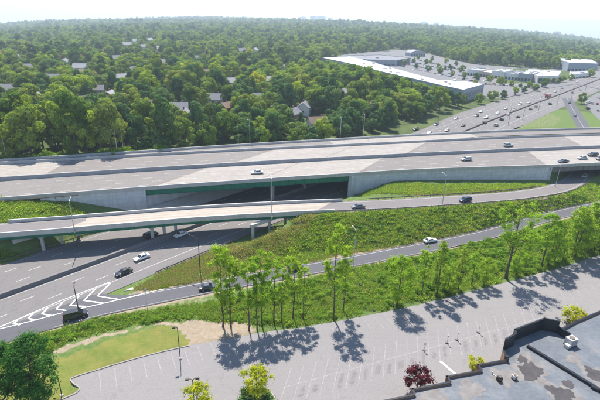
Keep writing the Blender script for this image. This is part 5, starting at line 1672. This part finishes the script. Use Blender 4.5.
def flat_block(name, poly, h, wall, roof, label, parapet=0.7, fac=None, units=0, cat='building'):
    poly = [np.array(p[:2], float) for p in poly]
    area = sum(poly[i][0] * poly[(i + 1) % len(poly)][1] - poly[(i + 1) % len(poly)][0] * poly[i][1] for i in range(len(poly)))
    if area < 0: poly = poly[::-1]
    c = np.mean(poly, 0)
    g = cz(*c)
    root = empty(name, (c[0], c[1], g), 0, label, cat)
    loc = [p - c for p in poly]
    MB().prism(loc, -3.0, h).obj('wall', M[wall], root)
    MB().prism([p * 1.0 for p in loc], h + 0.004, h + 0.05).obj('roof', M[roof], root)
    n = len(loc)
    for i in range(n):
        a, b = loc[i], loc[(i + 1) % n]
        d = (b - a); L = np.linalg.norm(d)
        if L < 0.5: continue
        d /= L; inn = np.array([-d[1], d[0]]) * 0.25
        m_ = (a + b) / 2 + inn
        MB().box((m_[0], m_[1], h + 0.05 + parapet / 2), (L, 0.4, parapet), math.atan2(d[1], d[0])).obj('parapet', M[wall], root)
    for (i, z0, z1, k, mt) in (fac or []):
        facade_windows(root, loc[i], loc[(i + 1) % n], z0, z1, k, M[mt])
    r_ = random.Random(hash(label) % 1000)
    for u in range(units):
        q = loc[0] * 0
        for _ in range(40):
            i, j, k = r_.sample(range(n), 3)
            a_, b_ = sorted((r_.random(), r_.random()))
            q = loc[i] * a_ + loc[j] * (b_ - a_) + loc[k] * (1 - b_)
            if in_poly(np.array([q[0]]), np.array([q[1]]), [p * 0.9 for p in loc])[0]: break
        MB().box((q[0], q[1], h + 0.75), (r_.uniform(2, 4), r_.uniform(2, 3), 1.4), 0.4).obj('air_unit', M['conc_light'], root)
    return root
flat_block('store', STORE, 8.6, 'wall_grey', 'roof_white', 'huge low store with long bright white roof behind the trees', 0.35,
           [(0, 1.5, 5.5, 7, 'wall_navy')], 12)
flat_block('office_block', [(71, 655), (127, 655), (158, 703), (118, 742), (62, 712)], 8.5, 'wall_grey', 'roof_grey', 'grey office block with dark blue glazed corner behind the white store roof', 0.6, [(0, 2, 4, 10, 'wall_navy'), (1, 1.5, 8, 2, 'wall_navy')], 3)
# barrel-roofed hall
p = PT(415, 56)
hall = empty('barrel_roof_hall', p, R(20), 'grey hall with rounded barrel roof at the edge of the woods', 'building')
MB().box((0, 0, 3.5), (48, 30, 9)).obj('wall', M['wall_grey'], hall)
arc = [(-24, 8.0)] + [(24 * math.cos(t_), 8.0 + 9 * math.sin(t_)) for t_ in np.linspace(math.pi, 0, 13)][1:-1] + [(24, 8.0)]
v = [(a, -15.4, b) for a, b in arc] + [(a, 15.4, b) for a, b in arc]
n_ = len(arc)
MB().add(v, [(i, i + n_, i + n_ + 1, i + 1) for i in range(n_ - 1)] + [tuple(range(n_)), tuple(range(n_, 2 * n_))[::-1]]).obj('roof', M['roof_pale'], hall)
for i in range(6):
    MB().box((-20 + i * 8, -15.1, 4), (4, 0.3, 3)).obj('window', M['pane'], hall)
hall.scale = (0.62, 0.62, 0.62)
# strip shops
SA, SB = np.array([199., 573.]), np.array([256., 527.])
sdv = (SB - SA); sL = np.linalg.norm(sdv); sdv /= sL; snv = np.array([-sdv[1], sdv[0]])
shop_desc = [('wall_white', 'roof_pale', 7.0, 'first strip shop from the left, white with pale roof'), ('wall_tan', 'roof_white', 6.0, 'second strip shop, tan front under a white roof'), ('wall_white', 'roof_white', 8.0, 'third strip shop, taller white front'),
             ('wall_white', 'roof_pale', 6.5, 'fourth strip shop, white with dark window band'), ('wall_grey', 'roof_white', 8.0, 'fifth strip shop, grey with dark glazed front at the corner')]
for i, (w_, r_, h_, lab) in enumerate(shop_desc):
    a, b = SA + sdv * sL * i / 5 + snv * (i % 2) * 2.0, SA + sdv * (sL * (i + 1) / 5 - 0.15) + snv * (i % 2) * 2.0
    flat_block('strip_shop', [a, b, b + snv * 34, a + snv * 34], h_, w_, r_, lab, 0.9, [(0, 0.6, 3.6, 4, 'pane')], 2)
flat_block('corner_shop', [(261, 523), (286, 528), (312, 572), (283, 592), (262, 560)], 7.5, 'wall_white', 'roof_white', 'white corner shop with tall arch front facing the highway', 0.8, [(0, 0.5, 5.0, 3, 'pane'), (1, 0.6, 3.4, 6, 'wall_navy')], 3)
q1_, q2_ = on_far(567, 71), on_far(596, 73)
q3_, q4_ = on_far(601, 66), on_far(572, 64)
flat_block('warehouse', [q1_, q2_, (q2_[0] + 30, q2_[1] + 70), (q1_[0] + 20, q1_[1] + 80)], 13, 'wall_bluegrey', 'roof_white', 'large blue-grey warehouse at the far bend of the highway', 0.6, [(0, 2, 5, 8, 'pane')], 4)
q1_ = on_far(572, 79); q2_ = on_far(588, 78)
flat_block('roadside_shop', [q1_, q2_, (q2_[0] + 14, q2_[1] + 26), (q1_[0] + 12, q1_[1] + 30)], 6, 'wall_white', 'roof_pale', 'small white roadside shop before the blue-grey warehouse', 0.5, [(0, 0.6, 3, 5, 'pane')], 1)
# rows of parked cars
rows = [((384, 64), (476, 83), 'row behind the white store'), ((396, 63), (486, 82), 'second row behind the store'), ((408, 62), (478, 77.5), 'third row behind the store'), ((420, 61), (464, 71), 'short far row of the yard'), ((484, 84.5), (540, 88.5), 'row nearest the strip shops')]
rr_ = random.Random(5)
for (a, b, nm) in rows:
    A, B = np.array(on_far(*a)), np.array(on_far(*b))
    L = np.linalg.norm(B - A); dd = (B - A) / L; ang = math.atan2(dd[1], dd[0])
    cn = {}
    spots = sorted(rr_.sample(range(int(L / 3.0)), min(34, int(L / 3.0) - 2)))
    for s_ in spots:
        q = A + dd * (s_ + 0.5) * 3.0
        if not in_poly(np.array([q[0]]), np.array([q[1]]), COMM)[0]: continue
        col_ = rr_.choice(['white', 'white', 'silver', 'silver', 'black', 'grey', 'navy', 'red', 'tan', 'dark grey', 'blue'])
        cn[col_] = cn.get(col_, 0) + 1
        o = link('parked_car', small_car(rr_.choice(['sedan', 'suv', 'suv']), col_), None, (q[0], q[1], cz(q[0], q[1]) + 0.4), ang + math.pi / 2 + rr_.choice([0, math.pi]))
        tag(o, '%s parked car in the %s, %s such from left' % (col_, nm, ORD[cn[col_] - 1]), 'car', 'cars parked in the shop yard')
# houses in the woods
WALLS = {'blue-grey': 'wall_bluegrey', 'tan': 'wall_tan', 'pink-white': 'wall_pink', 'brick': 'wall_brick', 'white': 'wall_white'}
_band = lambda h: 'front woods' if h[1] > 100 else ('middle woods' if h[1] > 70 else 'far woods')
def hplace(h):
    same = sorted(q[0] + q[1] * 1e-3 for q in HOUSES if _band(q) == _band(h))
    k = same.index(h[0] + h[1] * 1e-3)
    return '%s house from left in the %s' % (ORD[k], _band(h))
for n, (h, p) in enumerate(zip(HOUSES, house_at)):
    px_, py_, w, d, wh, turn, wc, rc = h
    root = empty('house', (p[0], p[1], p[2]), R(turn), '%s walls and %s roof, %s' % (wc, rc, hplace(h)), 'house', 'houses among the trees')
    MB().box((0, 0, wh / 2 - 1), (w, d, wh + 2)).add([(-w / 2, -d / 2, wh), (-w / 2, d / 2, wh), (-w / 2, 0, wh + d * 0.36)], [(0, 2, 1)]).add([(w / 2, -d / 2, wh), (w / 2, d / 2, wh), (w / 2, 0, wh + d * 0.36)], [(0, 1, 2)]).obj('wall', M[WALLS[wc]], root)
    e, t_ = 0.5, 0.22
    zr = wh + d * 0.36
    v = []
    for x in (-w / 2 - e, w / 2 + e):
        v += [(x, -d / 2 - e, wh - e * 0.72), (x, 0, zr), (x, d / 2 + e, wh - e * 0.72), (x, d / 2 + e, wh - e * 0.72 + t_), (x, 0, zr + t_), (x, -d / 2 - e, wh - e * 0.72 + t_)]
    rf = MB().add(v, [(0, 1, 7, 6), (1, 2, 8, 7), (2, 3, 9, 8), (3, 4, 10, 9), (4, 5, 11, 10), (5, 0, 6, 11), (5, 4, 1, 0), (4, 3, 2, 1), (6, 7, 10, 11), (7, 8, 9, 10)]).obj('roof', M['roof_' + rc], root)
    MB().box((w * 0.25, d * 0.12, zr + 0.3), (0.8, 0.8, 1.6)).obj('chimney', M['wall_brick'], rf)
    for sy in (-1, 1):
        for x in (-w * 0.3, 0, w * 0.3):
            for zz in ((1.6, 3.9) if wh > 4.7 else (1.8,)):
                if x == 0 and zz < 2 and sy < 0:
                    MB().box((0, sy * d / 2, 1.05), (1.0, 0.16, 2.1)).obj('door', M['roof_brown'], root)
                else:
                    MB().box((x, sy * d / 2, zz), (1.1, 0.14, 1.3)).obj('window', M['pane'], root)
    for sx in (-1, 1):
        MB().box((sx * w / 2, 0, 1.8), (0.14, 1.2, 1.3)).obj('window', M['pane'], root)
# hazy high blocks on the horizon
for n, (px_, d_, w, h) in enumerate([(313, 5200, 60, 66), (321, 5400, 90, 58), (330, 5200, 50, 50), (303, 5600, 70, 46), (424, 5600, 60, 60), (437, 5800, 45, 52), (560, 4300, 60, 62), (575, 4400, 40, 52), (545, 4500, 50, 44)]):
    t_ = _ray(px_, 20); x, y = t_[0] / t_[1] * d_, d_
    g = gz(x, y)
    r_ = empty('tower_block', (x, y, g), 0.3, '%s hazy tower block from left on the horizon' % ORD[[q[0] for q in sorted([(313,), (321,), (330,), (303,), (424,), (437,), (560,), (575,), (545,)])].index(px_)], 'building', 'tower blocks on the horizon')
    MB().box((0, 0, h / 2 - 4), (w, w * 0.5, h + 8)).obj('wall', M['wall_white'], r_)
    MB().box((0, 0, h + 1.5), (w * 0.4, w * 0.3, 3)).obj('roof_plant_room', M['wall_grey'], r_)

# ------------------------------------------------------------------ lamp poles
def lamp_pole(loc, h, arm, az, label, mat='steel', head='cobra', group='lamp poles'):
    root = empty('lamp_pole', loc, az, label, 'lamp pole', group)
    rb = 0.14 if h > 9 else 0.10
    MB().tube([(0, 0, -0.6), (0, 0, h * 0.5), (0, 0, h)], [rb, rb * 0.8, rb * 0.55], 8).obj('pole', M[mat], root)
    MB().box((0, 0, 0.1), (0.5, 0.5, 0.35)).obj('base', M['conc'], root)
    arms = [1] if head == 'cobra' else ([1, -1] if head == 'twin' else [1])
    for s_ in arms:
        a_ = MB().tube([(0, 0, h - 0.25), (s_ * arm * 0.5, 0, h + 0.12), (s_ * arm, 0, h + 0.18)], [0.06, 0.05, 0.045], 6).obj('arm', M[mat], root)
        MB().box((s_ * (arm + 0.3), 0, h + 0.17), (0.75, 0.3, 0.16) if head == 'cobra' else (0.7, 0.45, 0.28), taper=0.8).obj('luminaire', M[mat], a_)
    return root
def pole_px(base, top_y, z, arm, az, label, **k):
    b = P(base[0], base[1], z)
    h = height_for(b, top_y)
    return lamp_pole(b, h, arm, R(az), label, **k)
pole_px((271.8, 217.5), 178.5, 6.4, 2.0, 105, 'tall grey lamp pole on the ramp bridge parapet right of the leafy pair')
pole_px((74.6, 231), 201, 6.4, 2.0, 105, 'grey lamp pole on the ramp bridge near the grassy bank')
pole_px((441.6, 208.5), 175.5, 5.4, 2.4, 105, 'leaning-looking grey lamp pole on the ramp below the long wall')
pole_px((555.5, 186), 165, 3.8, 2.0, 105, 'grey lamp pole beside the ramp at the underpass mouth')
pole_px((353, 270), 230, 0.0, 1.8, 110, 'pale lamp pole between exit road and scrub right of the tallest tree')
pole_px((200.5, 275), 238.5, 0.0, 2.6, 150, 'dark lamp pole with long arm where the ramp bridge crosses the lower highway', mat='pole_dark')
pole_px((80.6, 321), 286, 0.0, 0.8, 110, 'dark lamp pole beside the black van', mat='pole_dark')
pole_px((62, 396), 375.5, 0.1, 0.5, 160, 'short dark lamp post at the lawn corner of the parking lot', mat='pole_dark', head='box')
pole_px((180.3, 359), 327.5, 0.03, 0.4, 200, 'slim dark lamp post at the sandy edge of the parking lot', mat='pole_dark', head='box')
pole_px((195, 411), 379.5, 0.03, 0.55, 10, 'dark twin-headed lot lamp beside the bottom yellow-green tree', mat='pole_dark', head='twin')
for (bx, by, ty, lab) in [(7, 160, 139, 'leftmost lamp pole on the far side of the motorway'), (117.5, 154.5, 129, 'left one of the twin lamp poles before the tall trees'), (123.6, 152.5, 127.5, 'right one of the twin lamp poles before the tall trees'), (238.5, 145, 126, 'shorter lamp pole on the grassy verge of the far lane'), (250, 144.5, 119, 'taller lamp pole on the grassy verge of the far lane'),
                          (340, 139.5, 117, 'left of two lamp poles on the verge beside the white house'), (363, 138, 114, 'right of two lamp poles on the verge beside the white house')]:
    pole_px((bx, by), ty, 8.6, 2.0, 255, lab)
for n, (bx, by, ty) in enumerate([(438, 121.5, 106.5), (508, 125, 104), (522.6, 120, 106), (538, 112.8, 96), (556.4, 107.4, 90), (571, 99.6, 86), (452, 116, 103), (585, 92, 79)]):
    pole_px((bx, by), ty, 0.0, 2.2, 135 if by > 118 else 315, '%s roadside lamp pole along the busy highway counted from nearest' % ORD[[0, 2, 3, 4, 5, 6, 1, 7][n]], mat='steel_dark', group='lamp poles along the busy highway')
# gore marker post and lot sign stands
b = P(147.6, 310, 0)
sp_ = empty('marker_post', (b[0], b[1], -0.05), 0, 'thin grey marker post on the verge below the gore', 'post')
MB().tube([(0, 0, -.3), (0, 0, 6.0)], [.05, .04], 6).obj('post', M['steel'], sp_)
MB().box((0, -0.05, 5.6), (0.7, 0.03, 0.7), 0.3).obj('plate', M['steel'], sp_)
for n, (bx, by) in enumerate([(424, 351), (447, 343.5), (457, 340.5), (478.5, 333)]):
    b = P(bx, by, 0.03)
    st_ = empty('sign_stand', b, 0.3 * n, '%s small sign stand from left in the stall row' % ORD[n], 'sign stand', 'sign stands in the parking lot')
    MB().tube([(0, 0, 0), (0, 0, 2.1)], [.06, .05], 6).obj('post', M['lens'], st_)
    MB().box((0, 0, 0.06), (0.9, 0.09, 0.08)).obj('foot', M['trim'], st_)
    MB().box((0, 0, 0.065), (0.09, 0.9, 0.085)).obj('foot', M['trim'], st_)
    MB().box((0, -0.07, 1.9), (0.42, 0.03, 0.5)).obj('plate', M['lens'], st_)

# ------------------------------------------------------------------ shop building at the lower right corner
def roof_mat():
    m, nt, b = new_mat('roof_membrane')
    pos = world_pos(nt)
    n1, n2 = noise(nt, pos, 0.22, 6, 0.6), noise(nt, pos, 1.6, 6, 0.7)
    n3 = noise(nt, stretch(nt, pos, (0.5, 2.0, 1)), 0.7, 5)
    c = ramp(nt, n1, [(0.3, (0.052, 0.058, 0.066)), (0.5, (0.082, 0.089, 0.100)), (0.6, (0.125, 0.127, 0.13)), (0.68, (0.19, 0.165, 0.145))])
    c = mixc(nt, math_(nt, 'MULTIPLY', n3, 0.5), c, (0.20, 0.23, 0.28))
    c = mixc(nt, 0.25, c, ramp(nt, n2, [(0.3, (0.07, 0.085, 0.105)), (0.7, (0.24, 0.255, 0.27))]))
    nt.links.new(c, b.inputs['Base Color'])
    b.inputs['Roughness'].default_value = 0.6
    bump(nt, b, n2, 0.2, 0.03)
    return m
M['roof'] = roof_mat()
M['coping'] = plain('dark_metal_coping', (0.009, 0.011, 0.017), 0.45, 0.2, 2, spec=0.4)
M['tar'] = plain('dark_tar_patch', (0.060, 0.055, 0.058), 0.7, 0.25, 1.0)
M['tan_silt'] = plain('dried_silt', (0.185, 0.172, 0.165), 0.95, 0.18, 0.8)
M['shopbrick'] = plain('brown_brick', (0.24, 0.14, 0.09), 0.9, 0.25, 3)
RZ = 5.5
sh = empty('shop_building', (45, 60, 0), 0, 'flat-roofed shop building with stepped front and patched blue-grey roof', 'building')
inv = Matrix.Translation((-45, -60, 0))
def sput(mb, nm, mt, parent=None):
    o = mb.obj(nm, M[mt]); o.data.transform(inv); o.parent = parent or sh
    return o
front = [(10.5, 56.9), (16.9, 58.7), (17.2, 60.0), (20.6, 60.9), (27.4, 62.8), (27.3, 64.2), (34.1, 66.0), (33.9, 67.5), (39.9, 69.1), (40.8, 72.2), (43.6, 74.2), (51.6, 78.6), (54.3, 78.2), (60.3, 81.8), (68.0, 85.7), (110, 107)]
front = [(10.5, 57.0), (20.4, 59.8), (20.3, 61.0), (27.5, 62.9), (27.2, 64.2), (34.2, 66.0), (33.9, 67.4), (40.0, 69.0), (40.6, 72.0), (43.3, 73.8), (43.6, 75.0), (51.6, 79.0), (54.4, 78.1), (60.3, 81.6), (68.0, 85.6), (110, 107)]
poly = [(5, 25)] + [(110, 25)] + front[::-1]
sput(MB().prism(poly, -0.3, RZ - 0.02), 'wall', 'shopbrick')
roof_o = link('roof', raw_mesh('shop_roof', [(a - 45, b - 60, RZ) for a, b in poly], [tuple(range(len(poly)))], [M['roof']]), sh)
for a, b in zip(front[:-1], front[1:]):
    a, b = np.array(a), np.array(b)
    d = b - a; L = np.linalg.norm(d); d /= L
    inn = np.array([d[1], -d[0]]) * 0.16
    c = (a + b) / 2 + inn
    raised = 40.3 < (a[0] + b[0]) / 2 < 54
    hh = 2.9 if raised else 0.45
    sput(MB().box((c[0], c[1], RZ + hh / 2 - 0.1), (L + 0.1, 0.22, hh + 0.2), math.atan2(d[1], d[0])), 'parapet', 'coping' if raised else 'shopbrick')
    sput(MB().box((c[0], c[1], RZ + hh + 0.04), (L + 0.2, 0.34, 0.06), math.atan2(d[1], d[0])), 'coping', 'coping')
# return wing of the raised entrance and fire wall across the roof
for (a, b, hh, w_) in (((54.2, 78.2), (55.6, 75.6), 1.7, 0.3), ((46.0, 73.2), (66.0, 44.0), 0.55, 0.55)):
    a, b = np.array(a), np.array(b); d = b - a; L = np.linalg.norm(d); c = (a + b) / 2
    sput(MB().box((c[0], c[1], RZ + hh / 2), (L, w_, hh), math.atan2(d[1], d[0])), 'fire_wall' if w_ > 0.5 else 'parapet', 'coping')
def blob(pts, z, mt, nm, seed, jag=0.25):
    r_ = random.Random(seed)
    P_ = np.array([XY(*p, RZ) for p in pts])
    c_ = P_.mean(0)
    an = np.arctan2(P_[:, 1] - c_[1], P_[:, 0] - c_[0]); o_ = np.argsort(an)
    an, ra = an[o_], np.hypot(*(P_ - c_).T)[o_]
    out, g = [], 0.0
    ph = [r_.uniform(0, 6.28) for _ in range(5)]
    for k in range(64):
        t_ = -math.pi + 2 * math.pi * k / 64
        r0 = np.interp(t_, an, ra, period=2 * math.pi)
        r0 *= 1 + jag * (0.5 * math.sin(3 * t_ + ph[0]) + 0.45 * math.sin(5 * t_ + ph[1]) + 0.35 * math.sin(9 * t_ + ph[2]) + 0.25 * math.sin(14 * t_ + ph[3]) + r_.uniform(-0.25, 0.25))
        out.append(c_ + r0 * np.array([math.cos(t_), math.sin(t_)]))
    o = link(nm, raw_mesh(nm, [(q[0] - 45, q[1] - 60, z) for q in out], [tuple(range(len(out)))], [M[mt]]), roof_o)
z8 = lambda q: [(480 + a / 5, 320 + b / 5) for a, b in q]
halo = [z8([(205, 215), (265, 195), (325, 245), (315, 305), (260, 320), (205, 300)]), z8([(320, 310), (380, 325), (440, 335), (500, 420), (420, 420), (350, 380)]), z8([(515, 225), (570, 240), (640, 270), (640, 310), (560, 315), (520, 275)]), z8([(45, 255), (100, 250), (190, 265), (190, 305), (100, 320), (50, 290)]), z8([(180, 185), (240, 170), (250, 215), (200, 225)]), [(421, 392), (440, 388), (446, 400), (420, 402)], [(460, 385), (478, 382), (480, 395), (463, 398)], z8([(440, 180), (490, 175), (500, 200), (450, 215)])]
for i, q in enumerate(halo): blob(q, RZ + 0.006 + 0.0025 * i, 'tan_silt', 'silt_patch', 70 + i, 0.3)
dark = [z8([(222, 225), (262, 210), (305, 250), (295, 285), (265, 300), (222, 290)]), z8([(335, 325), (385, 340), (430, 345), (475, 420), (425, 420), (360, 370)]), z8([(530, 235), (575, 250), (640, 280), (640, 300), (570, 300), (535, 270)]), z8([(415, 305), (455, 310), (470, 335), (430, 335)]), z8([(190, 190), (225, 185), (230, 210), (195, 208)])]
for i, q in enumerate(dark): blob(q, RZ + 0.032 + 0.003 * i, 'tar', 'tar_patch', 90 + i, 0.22)
# roof plant
def roof_unit(px_, py_, s, rz, label, mat='conc_light', fan=True, duct=None):
    p = P(px_, py_, RZ)
    r_ = empty('air_unit', p, rz, label, 'air unit')
    MB().box((0, 0, 0.12), (s[0] * 1.05, s[1] * 1.05, 0.24)).obj('curb', M['coping'], r_)
    b_ = MB().box((0, 0, 0.24 + s[2] / 2), s).obj('casing', M[mat], r_)
    if fan:
        MB().tube([(0, 0, 0.24 + s[2]), (0, 0, 0.24 + s[2] + 0.12)], [min(s[0], s[1]) * 0.36] * 2, 16).obj('fan_guard', M['steel_dark'], b_)
    for k in range(5):
        MB().box((0, -s[1] / 2 - 0.01, 0.4 + k * (s[2] - 0.3) / 5), (s[0] * 0.8, 0.03, 0.06)).obj('louvre', M['steel_dark'], b_)
    if duct:
        MB().box(duct[:3], duct[3:]).obj('duct', M[mat], r_)
    return r_
roof_unit(570, 345, (1.9, 1.5, 1.5), 0.4, 'pale boxy air unit standing on the right half of the roof', duct=(-1.3, -0.4, 0.45, 1.0, 0.9, 0.7))
roof_unit(499, 381, (0.8, 0.7, 0.7), 0.2, 'dark small roof vent at left of the vent pair', 'trim')
roof_unit(514, 379, (0.8, 0.7, 0.6), 0.5, 'pale small roof vent at right of the vent pair', 'conc_light')
roof_unit(506, 361, (0.6, 0.6, 0.9), 0.1, 'dark slim vent stack near the entrance parapet', 'trim', fan=False)
roof_unit(595, 390, (1.3, 0.5, 0.35), -0.7, 'low dark roof hatch at the right edge of the roof', 'coping', fan=False)
p = P(492, 374, RZ); q = P(498, 379, RZ)
tag(MB().tube([(p[0], p[1], RZ + .12), (q[0], q[1], RZ + .12)], [.08, .08], 8).tube([(p[0], p[1], RZ), (p[0], p[1], RZ + .5)], [.08, .08], 8).obj('vent_pipe', M['conc_light']), 'thin pale pipe lying on the roof beside the dark vent', 'pipe')

# ------------------------------------------------------------------ air
zmin = float(GZ.min()) - 2.0
hz_m = bpy.data.materials.new('haze')
hz_m.use_nodes = True
nt = hz_m.node_tree
for n_ in list(nt.nodes):
    if n_.type != 'OUTPUT_MATERIAL': nt.nodes.remove(n_)
pv = nt.nodes.new('ShaderNodeVolumePrincipled')
pv.inputs['Color'].default_value = (0.74, 0.87, 1.0, 1)
pv.inputs['Density'].default_value = 0.00018
pv.inputs['Anisotropy'].default_value = 0.2
nt.links.new(pv.outputs[0], nt.nodes['Material Output'].inputs['Volume'])
hb = MB().box((0, 5100, (zmin + 78) / 2), (18200, 12200, 78 - zmin))
haze = tag(hb.obj('haze', hz_m), 'pale summer haze filling the air out to the horizon', 'haze', kind='stuff')
